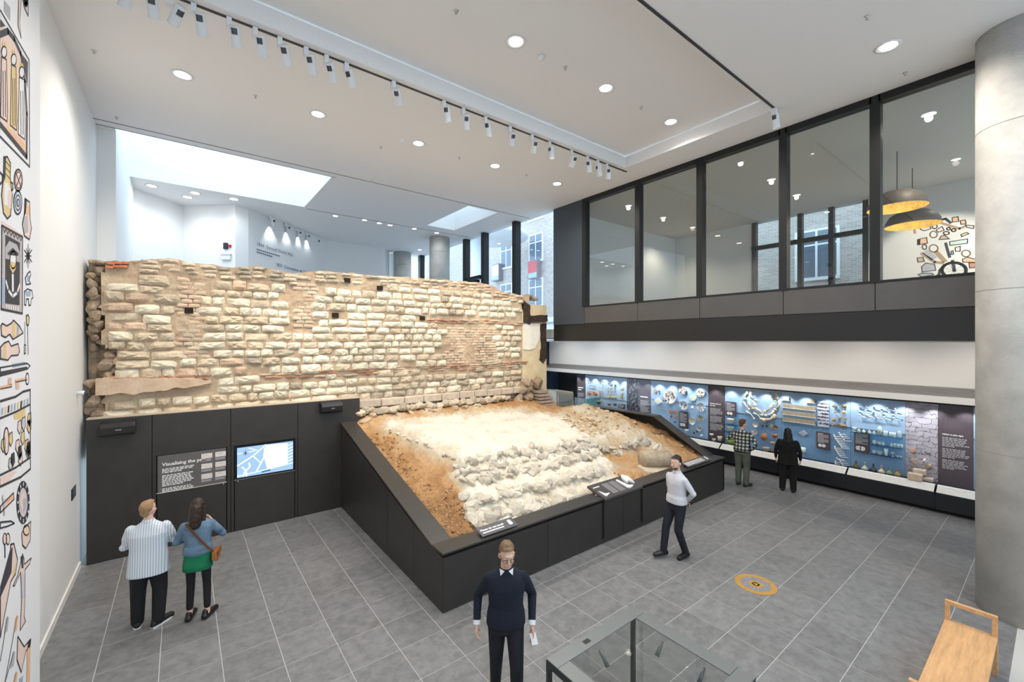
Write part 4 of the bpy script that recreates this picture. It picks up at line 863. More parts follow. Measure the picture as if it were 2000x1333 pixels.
def pot(px, py, w_, h, mat, label, prof='bowl', grp=None, name='pot', cat='pot', off=.12, mat2=None):
    "upright vessel whose middle is seen at px,py"
    R_ = w_*pxm(px)[1]/2; off = max(off, R_+.01); p = A(px, py, off); mw, mh = pxm(px, XB-off); H_ = h*mh
    pr = {'bowl': [(.0,0),(.45,0),(.5,.05),(.85,.5),(1,.95),(1,1),(.94,1),(.8,.5),(.4,.1),(0,.08)], 'jar': [(0,0),(.5,0),(.85,.25),(1,.5),(.9,.75),(.65,.88),(.7,1),(.62,1),(.58,.88),(0,.8)], 'jug': [(0,0),(.55,0),(.95,.3),(1,.5),(.7,.75),(.4,.85),(.45,1),(.38,1),(0,.9)],
          'bottle': [(0,0),(.85,0),(1,.08),(1,.3),(.8,.48),(.4,.6),(.22,.7),(.2,.92),(.27,.94),(.27,1),(0,1)], 'onion': [(0,0),(.8,0),(1,.15),(.95,.3),(.55,.45),(.25,.58),(.18,.9),(.25,.92),(.25,1),(0,1)], 'cup': [(0,0),(.6,0),(.65,.03),(1,1),(.94,1),(.58,.08),(0,.08)],
          'phial': [(0,0),(.9,0),(1,.05),(.95,.5),(.5,.62),(.3,.7),(.3,.93),(.5,1),(.2,1),(0,.7)], 'tumbler': [(0,0),(.85,0),(1,1),(.92,1),(.78,.06),(0,.06)], 'goblet': [(0,0),(.8,0),(.8,.05),(.15,.12),(.12,.45),(.7,.6),(1,1),(.93,1),(.6,.62),(0,.5)], 'tall': [(0,0),(1,0),(1,.75),(.8,.82),(.5,.86),(.5,1),(.3,1),(0,.85)]}[prof]
    zb = p.z-H_/2
    if zb < .62: zb = .586
    o = MB().lathe([(max(r*R_, 0), z*H_) for r, z in pr], 20).build(name, mat, None, True, (p.x, p.y, zb)); tag(o, label, cat, grp); return o
TERRA = M('terracotta', (.55,.22,.09), .6, var=.18, scale=20); TERRG = M('glazed_redware', (.50,.18,.05), .25, var=.2, scale=14); CREAMW = M('cream_ware', (.80,.75,.62), .5, var=.08, scale=14); DELFT = M('white_tin_glaze', (.84,.84,.82), .3); DBLUE = M('cobalt_paint', (.10,.12,.2), .4); GREENW = M('green_glaze', (.25,.34,.08), .3, var=.3, scale=10)
PALEG = M('pale_green_glaze', (.62,.66,.50), .4, var=.15, scale=12); BONE = M('aged_bone', (.70,.56,.38), .6, var=.2, scale=12); BONE2 = M('pale_bone', (.82,.76,.62), .6, var=.15, scale=12); DKS = M('dark_sherd', (.10,.07,.08), .6); MOSC = M('mosaic_white', (.82,.80,.76), .6)
BROWNR = M('brown_conglomerate', (.36,.25,.14), .9, var=.4, scale=16, bump=.6); CLAYW = M('white_pipe_clay', (.84,.82,.78), .6); CARD = M('cream_mount_card', (.84,.80,.70), .7)
def bone(pts, r0, label, mat=BONE, sc_=11.107, ox=1410, oy=750):
    P = [A(ox+x/sc_, oy+y/sc_, .06) for x, y in pts]
    if len(P) == 2: mid = P[0].lerp(P[1], .5); d = P[1]-P[0]; mid += Vector((0, d.z, -d.y))*.1; P = [P[0], P[0].lerp(mid, .55), mid, mid.lerp(P[1], .5), P[1]]
    r0 *= .68; n = len(P); rad = [r0*(1.25 if i in (0, n-1) else .95-.25*math.sin(PI*i/(n-1))) for i in range(n)]
    m = MB().tube(P, rad, 8); m.ball(P[0]+Vector((0,.3*r0,0)), r0*1.25, 8, 6).ball(P[-1], r0*1.45, 8, 6).ball(P[-1]+Vector((0,r0,.3*r0)), r0*1.1, 8, 6)
    o = m.build('animal_bone', mat, None, True); tag(o, label, 'bone', 'animal bones pinned in the blue case'); return o
for pts, r0, lb, mt in (([(550,190),(500,250),(505,325)],.045,'curved tan horn core pinned highest on the left of the bone display',BONE),([(610,235),(660,300),(730,350)],.04,'pale knobbed bone beneath a small skull fragment in the case',BONE2),([(690,400),(720,460)],.045,'short stubby pale bone in the middle of the left bone group',BONE2),([(480,400),(520,480),(590,555)],.035,'slender pale bone with wide lower joint in the blue case',BONE2),([(590,410),(610,470),(670,540)],.045,'brown curved horn core with dark break in the blue case',BONE),([(540,605),(700,760)],.032,'long thin leg bone slanting down to its knuckle',BONE2),([(700,635),(850,760)],.035,'straight leg bone with double knuckle end in the blue case',BONE2),([(740,540),(830,590),(865,680)],.05,'thick angled tan bone bent like an elbow',BONE),
    ([(1090,460),(1030,540),(950,605)],.045,'smooth tan horn sweeping down to the left in the blue case',BONE),([(1130,590),(1060,660),(960,690)],.04,'pale curved horn with dark tip above the thick jaw bone',BONE2),([(1250,380),(1240,470),(1170,560)],.045,'long brown horn curving along the panel seam',BONE),([(1190,220),(1190,300)],.055,'short thick brown horn stump at the top of the seam',BONE),([(1150,700),(1060,770),(920,790)],.07,'thick brown jaw-like bone at the bottom of the bone ring',BONE),([(1160,380),(1140,440)],.035,'small bone piece bound beside the panel seam',BONE),([(1050,210),(1080,280)],.035,'short grey-brown bone alone at upper right of the ring',M('grey_bone',(.4,.34,.28),.7))): bone(pts, r0, lb, mt)
sherd(1466.5, 767, 8, 7, M('pink_bone', (.65,.48,.42), .7), 'small pinkish skull fragment above the pale knobbed bone', 'bone')
# plates, sherds and pots beside the rail
disc = dish(1309.4, 775.5, 23, 27, MOSC, 'large round mosaic of small brown and white fragments in the case', name='mosaic_roundel', mat2=M('mosaic_brown', (.22,.13,.10), .6), cat='mosaic')
dish(1334, 762.5, 13, 16, M('orange_delft', (.80,.66,.42), .4, col2=(.85,.82,.74), scale=7), 'round plate pieced from orange and white fragments', mat2=DBLUE); dish(1369.8, 767.8, 15, 16, M('orange_delft2', (.78,.60,.36), .4, col2=(.84,.80,.70), scale=8), 'orange patterned broken dish high beside the aubergine panel', mat2=DBLUE)
sherd(1352.4, 779, 16, 12, PALEG, 'pale green patterned tile fragment between the broken plates', 'sherd', t=.05); dish(1336.5, 792, 15, 18, DELFT, 'white plate with dense blue flower pattern pieced from fragments', mat2=DBLUE); dish(1370.3, 795, 16, 18, DELFT, 'white plate with scattered blue sprigs next to the aubergine panel', mat2=DBLUE)
dish(1353, 823, 11, 13.5, CREAMW, 'cream saucer with dark rim shadow, lower of two on the blue board', name='saucer'); dish(1369.8, 817.7, 11, 13.5, PALEG, 'pale saucer with painted centre, upper of two on the blue board', name='saucer', mat2=DBLUE); dish(1366.6, 836.6, 9.5, 11.5, DELFT, 'small blue and white bowl tilted on the blue board', name='tilted_bowl', mat2=DBLUE)
sherd(1284.7, 784, 17, 17, CARD, 'square cream mount card with two dark finds on it', 'mount', name='mount_card', n=4); sherd(1279.4, 763.6, 8, 8, TERRA, 'round orange-brown pottery knob at the top of the blue board'); sherd(1287, 765, 4, 4, DKS, 'tiny black ring fragment beside the orange knob')
for px, py, w_, h, lb in ((1309.4,805,7,8,'square terracotta fragment beside a panel seam'),(1318.8,805.6,7,8,'shield-shaped terracotta fragment near the dark caption'),(1319,814.6,7,5,'flat oval terracotta fragment under the shield-shaped one')): sherd(px, py, w_, h, TERRA, lb)
sherd(1310.5, 814, 3.5, 5, DKS, 'small dark sherd under the square terracotta piece'); sherd(1317.5, 825, 4, 5, M('teal_glass', (.05,.16,.15), .3), 'tiny dark green glass fragment on the blue board'); pot(1352.4, 797, 6, 7, DELFT, 'little white round jug between two blue patterned plates', 'jug', name='jug')
for n in range(14): sherd(1277+n*1.75, 801+1.5*math.sin(n*2.1)+n*.1, 1.2, 3.5, M('pin_metal', (.4,.38,.33), .5), 'tiny metal pin in a row on the blue board', 'pin', 'row of small pins', .015, 'metal_pin', 5)
pot(1341, 843, 8, 6, CREAMW, 'low cream dish on the case floor beside the barrier', 'bowl', name='dish'); sherd(1355, 846.6, 4, 5, DKS, 'black handled fragment low on the blue board'); sherd(1361, 843, 3, 6, DKS, 'narrow black sherd beside the tilted blue and white bowl'); pot(1370, 852, 5, 5, DELFT, 'small white round cup on the dark case floor', 'jar', name='cup')
pot(1389.7, 850, 8, 4, CREAMW, 'shallow pale dish mounted under the heart of the city panel', 'bowl', name='dish'); pot(1394.5, 858.5, 7, 6, M('grey_ware', (.5,.47,.42), .6), 'small grey straight-sided pot on the case floor', 'tumbler'); pot(1406, 857.5, 9, 9, M('speckled_ware', (.60,.52,.42), .6, var=.3, scale=30), 'speckled tapering pot standing below the aubergine panel', 'cup')
pot(1427, 823, 13, 9, CREAMW, 'wide cream bowl on the upper glass shelf', 'bowl'); pot(1427, 838, 13, 9, M('greenish_ware', (.68,.68,.54), .5), 'wide greenish cream bowl on the lower glass shelf', 'bowl'); pot(1428, 853.5, 10, 11, M('blue_white_jug', (.8,.8,.8), .3, col2=(.12,.14,.22), scale=22), 'blue and white round jug under the shelf bowls', 'jug', name='jug'); pot(1427, 864, 16, 15, GREENW, 'large green glazed tapering pot on the case floor', 'cup')
SHELF = glass('glass_shelf', (.45,.68,.78), .06)
def shelf(px0, py0, px1, py1, label):
    a = A(px0, py0, .02); b = A(px1, py1, .02); o = MB().box(XB-.2, XB-.005, b.y, a.y, (a.z+b.z)/2-.006, (a.z+b.z)/2+.006).build('glass_shelf', SHELF); tag(o, label, 'shelf', 'glass shelves in the case'); return (a.z+b.z)/2
shelf(1417, 828.5, 1440, 831, 'short glass shelf under the wide cream bowl'); shelf(1417, 843, 1437, 845, 'short glass shelf under the greenish cream bowl')
dish(1476.6, 829.7, 9, 10, CREAMW, 'small round cream saucer right of the bent horns', name='saucer'); sherd(1489, 833, 4, 6, M('maroon_sherd', (.14,.05,.07), .5), 'maroon square sherd on the blue board'); sherd(1497, 833, 4, 5, M('navy_sherd', (.03,.05,.09), .4), 'navy cup-shaped sherd on the blue board'); sherd(1507, 833, 7, 9, M('tan_sherd', (.62,.42,.24), .6), 'tan broken jug fragment beside the seam'); dish(1516, 835, 8, 7, TERRG, 'small brown glazed bowl facing out beside the seam', name='bowl', cat='bowl')
pot(1492.4, 854.4, 12, 12, TERRG, 'round orange glazed cooking jar with wide mouth', 'jar', name='jar', cat='jar'); pot(1513.5, 852.6, 11, 7, TERRG, 'brown glazed bowl with speckled inside beside the seam', 'bowl'); pot(1508.6, 867, 9, 6, M('pink_ware', (.66,.42,.30), .5), 'small pinkish pedestal bowl below the brown bowl', 'bowl'); pot(1496.5, 878.6, 13, 8, M('striped_ware', (.60,.36,.20), .5, col2=(.72,.58,.40), scale=9), 'striped orange and cream bowl on the case floor', 'bowl'); pot(1511, 881, 9, 5, TERRG, 'low red-brown dish on the case floor', 'bowl', name='dish')
dish(1474, 844.4, 10, 11, M('pink_plate', (.72,.58,.54), .5), 'pink banded plate half hidden by the checked shirt visitor', mat2=DELFT); pot(1568, 881, 10, 12, M('pale_glass_block', (.62,.74,.66), .3), 'pale green square-shouldered vessel near the visitor in black', 'tumbler', name='vessel', cat='vessel'); sherd(1569, 847, 20, 14, M('clear_relief', (.42,.50,.56), .4), 'grey translucent relief plaque on the blue board', 'plaque', name='relief_plaque', n=4)
# trays of tiny finds
TRAY = M('tray_of_pins', (.55,.47,.33), .7, col2=(.14,.10,.06), scale=70)
for px0, px1, py0, py1, h, lb in ((1529,1541.5,778.5,779,6,'short framed strip of tiny brown finds at the top left of the trays'),(1576,1592,783,784.5,6,'short framed strip of tiny brown finds at the top right of the trays'),(1529,1592,792,799.4,7,'upper long framed strip packed with tiny brown finds'),(1529,1592,806,812.5,7,'middle long framed strip packed with tiny brown finds'),(1529,1592,819,826,7,'lower long framed strip packed with tiny brown finds')):
    a = A(px0, py0, .03); b = A(px1, py1, .03); hh = h*pxm((px0+px1)/2)[1]/2; t = thing('find_tray', lb, 'tray', (a+b)/2, group='framed trays of finds'); c_ = (a+b)/2
    MB().box(-.02, .02, (b.y-a.y)/2, (a.y-b.y)/2, -hh, hh).build('tray_finds', TRAY, t); MB().box(-.025, .03, (b.y-a.y)/2-.01, (a.y-b.y)/2+.01, -hh-.012, -hh).build('tray_edge', CARD, t)
pb = thing('pin_board', 'upright white board of tiny dark metal finds beside the trays', 'board', A(1608, 809, .03)); mw, mh = pxm(1608); MB().box(-.005, .01, -11*mw, 11*mw, -25*mh, 25*mh).build('board_face', M('lilac_board', (.62,.68,.80), .6), pb)
fm = MB().ball((0,0,0), (.008,.03,.018), 6, 4).mesh('tiny_find', DKS)
for r_ in range(7):
    for c_ in range(6): o = link('tiny_find', fm, pb, (-.012, (-9+c_*3.6)*mw, (20-r_*6.4)*mh)); o.rotation_euler = (random.random()*3, 0, 0); o.scale = (1,)+(random.uniform(.5, 1.3),)*2
for n, (px, py, w_, h) in enumerate(((1629,793,9,9),(1649,793.6,11,9),(1630.4,806,5,5),(1647.8,806,10,8),(1629,820,9,12),(1641,816,7,7),(1651,818,6,7),(1628.6,831,7,7),(1645.4,832,18,10))):
    p = A(px, py, .06); mw, mh = pxm(px); o = link('encrusted_find', rock_mesh(200+n, BROWNR if n not in (0, 3) else M('yellow_conglomerate', (.62,.47,.25), .9, var=.3, scale=14, bump=.5), 'encrusted_find', 2, .5), None, p); o.scale = (.09, w_*mw, h*mh)
    tag(o, ('pale starry','broad brown','tiny pale','yellowish flat','tall brown double','grey-brown middle','small brown right-edge','small round brown','largest dark wide')[n]+' encrusted find on the blue board', 'find', 'encrusted finds')
# clay pipes
def pipe(px, py, L_, ang, label, grp):
    p = A(px, py, .05); d = Vector((0, -math.cos(ang), math.sin(ang))); m = MB().tube([p, p+d*L_*.5, p+d*L_], [.012,.010,.008], 6); m.tube([p, p+Vector((0,.008,.05))], [.014,.02], 7)
    tag(m.build('clay_pipe', CLAYW, None, True), label, 'clay pipe', grp)
u = lambda x, y: (1550+x/8.33, 760+y/8.33)
for n, (x, y) in enumerate(((665,775),(675,803),(690,832),(712,860),(730,888),(750,914),(775,945),(790,972),(745,738),(765,770),(795,800),(825,848),(675,965),(680,992),(700,1022),(718,1052),(735,1080),(760,1110),(710,1148),(745,1172),(765,1205),(785,1238),(800,1268),(685,1200),(685,1225),(690,1250),(695,1275))):
    pipe(*u(x, y), .16 if n < 23 else .1, .12, 'white clay pipe in the tall herringbone array on the blue board', 'herringbone clay pipes')
u = lambda x, y: (1660+x/7.407, 770+y/7.407)
for x, y in ((115,180),(235,195),(360,195),(440,205),(550,222),(655,232),(115,245),(230,257),(350,268),(465,280),(570,288),(670,298),(145,315),(265,322),(380,338),(500,352),(640,362)): pipe(*u(x, y), .13, -.18, 'small white clay pipe bowl in three rows above the glassware', 'rows of small clay pipes')
GLS = glass('antique_glass', (.80,.90,.88), .06)
N_ = GLS.node_tree; df = N_.nodes.new('ShaderNodeBsdfDiffuse'); df.inputs[0].default_value = (.86,.92,.92,1); ms = N_.nodes.new('ShaderNodeMixShader'); ms.inputs[0].default_value = .45; oo = N_.nodes['Material Output']; lk = oo.inputs[0].links[0].from_socket; N_.links.new(lk, ms.inputs[1]); N_.links.new(df.outputs[0], ms.inputs[2]); N_.links.new(ms.outputs[0], oo.inputs[0]); GLG = M('milky_glass', (.62,.72,.66), .25)
def gl_row(items, y0, y1, x0, x1, lbs):
    zs = shelf(*u(x0, y0), *u(x1, y1), lbs); return zs
for sh, lb, items in (((40,545,770,632),'long upper glass shelf of clear vessels',((68,60,60,'goblet'),(130,40,75,'bottle'),(200,45,75,'onion'),(283,40,70,'bottle'),(352,35,65,'phial'),(432,55,125,'tall'),(515,55,70,'tumbler'),(590,40,60,'tumbler'),(640,45,60,'tumbler'),(720,55,90,'jar'))),((330,730,770,780),'middle glass shelf of small clear vessels',((357,55,60,'jar'),(427,45,45,'tumbler'),(482,35,65,'phial'),(602,35,75,'bottle'),(650,35,55,'tumbler'),(703,40,55,'tumbler'),(750,28,55,'tumbler'))),((320,862,770,925),'lowest glass shelf with a tall clear beaker',((352,50,50,'jar'),(430,80,45,'bowl'),(523,52,100,'cup'),(617,45,65,'goblet'),(690,30,22,'bowl'),(740,30,18,'bowl')))):
    zs = shelf(*u(*sh[:2]), *u(*sh[2:]), lb)
    for x, w_, h, pf in items:
        px = u(x, 0)[0]; mw, mh = pxm(px); py = 666.5+(EYE-zs-.008-h/7.407*mh/2)/((XB-.1)/ray(px)[0])
        pot(px, py, w_/7.407, h/7.407, GLG if pf in ('tall', 'onion', 'cup') else GLS, 'small clear antique glass %s on the %s' % ({'goblet':'goblet','bottle':'bottle','onion':'squat bottle','phial':'phial','tall':'tall jar','tumbler':'tumbler','jar':'jar','bowl':'dish','cup':'beaker'}[pf], lb.split(' of')[0].split(' with')[0]), pf, 'glassware on the case shelves', 'glass_vessel', 'glass vessel', .1)
for x, mt, lb in ((88,'dark_olive_glass','dark olive onion bottle with long neck and glint'),(215,'milky_green_glass','squat milky green bottle with short neck'),(338,'black_glass','black glass onion bottle'),(457,'iridescent_buff_glass','buff iridescent onion bottle'),(573,'mottled_green_glass','mottled green onion bottle'),(690,'amber_glass','amber and olive onion bottle at the end of the row')):
    col = {'dark_olive_glass':(.10,.09,.02),'milky_green_glass':(.48,.52,.38),'black_glass':(.03,.03,.02),'iridescent_buff_glass':(.60,.46,.32),'mottled_green_glass':(.20,.24,.14),'amber_glass':(.36,.24,.08)}[mt]
    px, py = u(x, 1010+.165*x); p = A(px, py, .15); mh = pxm(px)[1]; pot(px, 666.5+(EYE-.60-8*mh)/((XB-.15)/ray(px)[0]), 11.5, 16, M(mt, col, .15, var=.25, scale=10, spec=.6), lb, 'onion', 'onion bottles on the case floor', 'onion_bottle', 'bottle', .15)
for n, (px, py, w_, h, lb, mt) in enumerate(((1782.8,881.8,16,13,'reddish carved stone fragment on the masonry photo board',(.46,.28,.20)),(1811,884,14,8,'smooth grey-green stone on the masonry photo board',(.24,.25,.22)),(1785,900.7,22,13,'jagged buff stone fragment on the masonry photo board',(.50,.38,.29)),(1806,899,8,6,'small white triangular stone on the masonry photo board',(.80,.76,.68)),(1814,911,16,11,'dark-faced broken stone on the masonry photo board',(.40,.30,.23)))):
    p = A(px, py, .07); mw, mh = pxm(px); o = link('stone_fragment', rock_mesh(300+n, M('frag_%d' % n, mt, .9, var=.2, scale=12, bump=.4), 'stone_fragment', 2, .4), None, p); o.scale = (.12, w_*mw, h*mh*1.2); tag(o, lb, 'stone', 'stone fragments in the case')
for px, py, w_, h, lb in ((1796.5,922,27,11,'long dressed buff block resting behind the others on the case floor'),(1787.4,932,29,13,'long dressed buff block at the front of the case floor'),(1813,937,21,8,'flat rounded buff stone beside the dressed blocks')):
    p = A(px, py, .25 if px < 1790 else .08); mw, mh = pxm(px, XB-.13); o = bevel(MB().box(-.08, .08, -w_*mw/2, w_*mw/2, -h*mh/2, h*mh/2).build('dressed_block', M('dressed_buff', (.62,.50,.38), .9, var=.15, scale=9, bump=.4), None, False, (p.x, p.y, max(p.z, .585+h*mh/2))), .025); tag(o, lb, 'stone', 'dressed blocks in the case')
# left bay: small finds on pale board
for px, py, lb in ((1150,768.5,'left of two large orange rim sherds on the pale board'),(1161,769,'right of two large orange rim sherds on the pale board')): sherd(px, py, 8.5, 9.5, TERRA, lb, t=.06, n=5)
for n, (px, py) in enumerate([(1147+k*3, 743+k*.4) for k in range(4)]+[(1149,749),(1153,749),(1149,758)]+[(1152+k*2.4, 754+k*.5) for k in range(5)]+[(1152+k*2.4, 759+k*.3) for k in range(5)]+[(1168+k*2.8, 744+k*.3) for k in range(4)]+[(1172,750),(1177,751),(1171,757),(1177,758)]):
    sherd(px, py, 1.6, 2.4, DKS, 'tiny dark metal find pinned on the pale board', 'find', 'tiny finds on the pale board', .015, 'metal_find', 6)
for px, py in ((1171,765.5),(1176.5,766),(1171,769.5),(1171,774),(1176.5,773.5)): sherd(px, py, 3, 4, M('pale_red_sherd', (.55,.33,.26), .7), 'small pinkish sherd between two panel seams', grp='small pink sherds')
for r_ in range(4):
    for c_ in range(3): sherd(1188+c_*6, 750+r_*7+c_*.6, 3.6, 4, M('olive_sherd', (.40,.37,.28), .7), 'small olive grey sherd in rows on the pale board', 'sherd', 'rows of olive sherds')
for px in (1188,1194,1200): sherd(px, 776, 5, 4.5, M('yellow_glaze', (.72,.60,.26), .4), 'yellow glazed rim sherd in the bottom row', 'sherd', 'yellow rim sherds', .06)
for py, h, c_ in ((758,8,(.72,.60,.42)),(768,6,(.60,.56,.46)),(775,7,(.62,.38,.14))): sherd(1213.5, py, 5.5, h, M('stack_%d' % py, c_, .6), {758:'tall cream sherd at the top of a stack beside the photo board',768:'grey-green sherd in the middle of a stack beside the photo board',775:'amber tile sherd at the foot of a stack beside the photo board'}[py])
pot(1170, 787, 11, 6, M('black_white_bowl', (.7,.66,.6), .5, col2=(.05,.04,.04), scale=12), 'black and white patterned bowl peeping over the barrier', 'bowl')
for px in (1190, 1201): sherd(px, 791, 8, 5, DKS, 'wavy black iron fitting low on the pale board', 'fitting', 'black iron fittings', .02, 'iron_fitting', 7)
# small captions
for px0, px1, py0, py1, lb in ((1326.5,1343,803.5,838,'dark caption card with a white pictogram beside the saucers'),(1417,1437,784.5,815,'dark caption card with two white discs above the cream bowl'),(1594.5,1621,844,879,'dark caption card with three small drawings above the plain blue board'),(1668.5,1698,841,887,'dark caption card beside the glassware shelves'),(1207.5,1220,789.5,798.5,'small dark caption card low on the pale board')):
    a = A(px0, py0, .04); b = A(px1, py1, .04); t = thing('caption_card', lb, 'caption', (a+b)/2, group='dark caption cards in the case'); hy = (a.y-b.y)/2; hz = ((py1-py0)*pxm((px0+px1)/2)[1])/2*.93
    MB().box(0, .035, -hy, hy, -hz, hz).build('card', PUR, t); m = MB(); zt = hz*.8; n = 0
    while zt > -hz*.25: m.box(-.003, 0, -hy*(.8 if n % 4 else .1), hy*.82, zt-.008, zt+.008) if n else m.box(-.003, 0, 0, hy*.8, zt-.012, zt+.012); zt -= .03; n += 1
    m.build('body_print', M('grey_body_print', (.5,.48,.48), .7), t)
    for k in (-.45, .1): MB().lathe([(hz*.2,0),(hz*.2,.003),(0,.003)], 14, mat=Matrix.Translation((0, -hy*k, -hz*.6)) @ Matrix.Rotation(-PI/2, 4, 'Y')).build('drawing_print', WTXT, t)
# pale exhibit block and glass box beyond the barrier
p = Vector((12.1, 12.6, 0)); t = thing('exhibit_block', 'pale stone-coloured exhibit block standing beyond the barrier', 'plinth', p); bevel(MB().prism([(-.55,-.5,0),(.55,-.5,0),(.4,-.5,1.85),(-.55,-.5,1.95)], (0,1.0,0)).build('block', M('pale_exhibit', (.62,.55,.44), .8, var=.08), t), .02)
MB().box(-.5, .3, -.56, -.5, 1.5, 1.8).build('caption_strip', M('pale_caption', (.5,.48,.44), .7), t)
t = thing('glass_box', 'greenish low glass box beside the pale exhibit block', 'vitrine', (12.45, 11.3, 0)); MB().box(-.4, .4, -.3, .3, 0, 1.2).build('box_base', BLACK, t); MB().box(-.4, .4, -.3, .3, 1.2, 1.72).build('box_glass', glass('green_glass', (.62,.80,.74), .05), t)
# ================================================================ PEOPLE
def blob(name, mb, vox, mat, parent, smooth=4, fac=.5):
    tmp = link('tmp', mb.mesh('tmp', mat)); r = tmp.modifiers.new('r', 'REMESH'); r.mode = 'VOXEL'; r.voxel_size = vox
    s = tmp.modifiers.new('s', 'SMOOTH'); s.iterations = smooth; s.factor = fac
    dg = bpy.context.evaluated_depsgraph_get(); me = bpy.data.meshes.new_from_object(tmp.evaluated_get(dg)); bpy.data.objects.remove(tmp)
    me.materials.clear()
    for m in (mat if isinstance(mat, (list, tuple)) else [mat]): me.materials.append(m)
    me.polygons.foreach_set('use_smooth', [True]*len(me.polygons)); me.name = name
    return link(name, me, parent)
def limb(mb, pts, rad, seg=12):
    mb.tube(pts, rad, seg)
    for p, r in zip(pts, rad): mb.ball(p, r, seg, 8)
def hand(mb, wrist, d, n, ts, curl=.35, thumb=.5):
    "d finger direction, n the way the palm faces, ts side of the thumb along d x n"
    wr = Vector(wrist); d = Vector(d).normalized(); n = Vector(n); n = (n-d*n.dot(d)).normalized(); wv = d.cross(n)*ts
    limb(mb, [wr-d*.02, wr+d*.02], [.027,.026]); R_ = Matrix((wv, n, d)).transposed()
    mb.ball(wr+d*.055, (.041,.017,.05), 12, 8, rot=R_)
    for i, ln in enumerate((.07,.078,.073,.056)):
        p = wr+d*(.092-.004*abs(i-1))+wv*(.029-.0195*i); q_ = d.copy(); pts = [p-d*.02]
        for k, f in enumerate((.45,.32,.23)): q_ = (q_*math.cos(curl)+n*math.sin(curl)) if k == 0 else (Matrix.Rotation(curl, 3, d.cross(n)) @ q_); p = p+q_*ln*f; pts.append(p.copy())
        limb(mb, pts, [.0095,.0092,.0085,.0075], 8)
    b = wr+d*.03+wv*.028; q_ = (d*.75+wv*thumb+n*.3).normalized(); limb(mb, [b, b+q_*.035, b+q_*.035+(q_+d*.4+n*.2).normalized()*.035], [.0125,.0105,.009], 8)
def xf(mb, mt): mb.v = [tuple(mt @ Vector(v)) for v in mb.v]; return mb
def stripes(name, c1, c2, freq):
    m = bpy.data.materials.new(name); m.use_nodes = True; N = m.node_tree.nodes; L = m.node_tree.links; b = N['Principled BSDF']; b.inputs['Roughness'].default_value = .85
    tc = N.new('ShaderNodeTexCoord'); wv = N.new('ShaderNodeTexWave'); wv.bands_direction = 'X'; wv.inputs['Scale'].default_value = freq; wv.inputs['Distortion'].default_value = .25; wv.inputs['Detail Scale'].default_value = .6; L.new(tc.outputs['Object'], wv.inputs['Vector'])
    mx = N.new('ShaderNodeMix'); mx.data_type = 'RGBA'; mx.inputs[6].default_value = (*c1,1); mx.inputs[7].default_value = (*c2,1); L.new(wv.outputs['Fac'], mx.inputs[0]); L.new(mx.outputs[2], b.inputs['Base Color']); MATS[name] = m; return m
def gingham(name, k):
    m = bpy.data.materials.new(name); m.use_nodes = True; N = m.node_tree.nodes; L = m.node_tree.links; b = N['Principled BSDF']; b.inputs['Roughness'].default_value = .85
    tc = N.new('ShaderNodeTexCoord'); se = N.new('ShaderNodeSeparateXYZ'); L.new(tc.outputs['Object'], se.inputs[0]); o = []
    for ax in ('X', 'Z'):
        a = N.new('ShaderNodeMath'); a.operation = 'MULTIPLY'; a.inputs[1].default_value = k; L.new(se.outputs[ax], a.inputs[0]); f = N.new('ShaderNodeMath'); f.operation = 'FRACT'; L.new(a.outputs[0], f.inputs[0]); g_ = N.new('ShaderNodeMath'); g_.operation = 'GREATER_THAN'; g_.inputs[1].default_value = .5; L.new(f.outputs[0], g_.inputs[0]); o.append(g_)
    ad = N.new('ShaderNodeMath'); ad.operation = 'ADD'; L.new(o[0].outputs[0], ad.inputs[0]); L.new(o[1].outputs[0], ad.inputs[1]); dv = N.new('ShaderNodeMath'); dv.operation = 'DIVIDE'; dv.inputs[1].default_value = 2; L.new(ad.outputs[0], dv.inputs[0])
    r = N.new('ShaderNodeValToRGB'); r.color_ramp.interpolation = 'CONSTANT'; e = r.color_ramp.elements; e[0].color = (.015,.017,.016,1); e[1].position = .75; e[1].color = (.62,.62,.58,1); x = e.new(.25); x.color = (.10,.11,.10,1); L.new(dv.outputs[0], r.inputs[0]); L.new(r.outputs[0], b.inputs['Base Color']); MATS[name] = m; return m
SKIN = M('skin', (.66,.41,.30), .5, var=.06, scale=20, spec=.35); SKINP = M('pale_skin', (.72,.46,.37), .5, var=.06, scale=20, spec=.35)
BLKC = M('black_cloth', (.010,.010,.012), .8, bump=.3, scale=9); LEA = M('black_shoe_leather', (.012,.011,.010), .3)
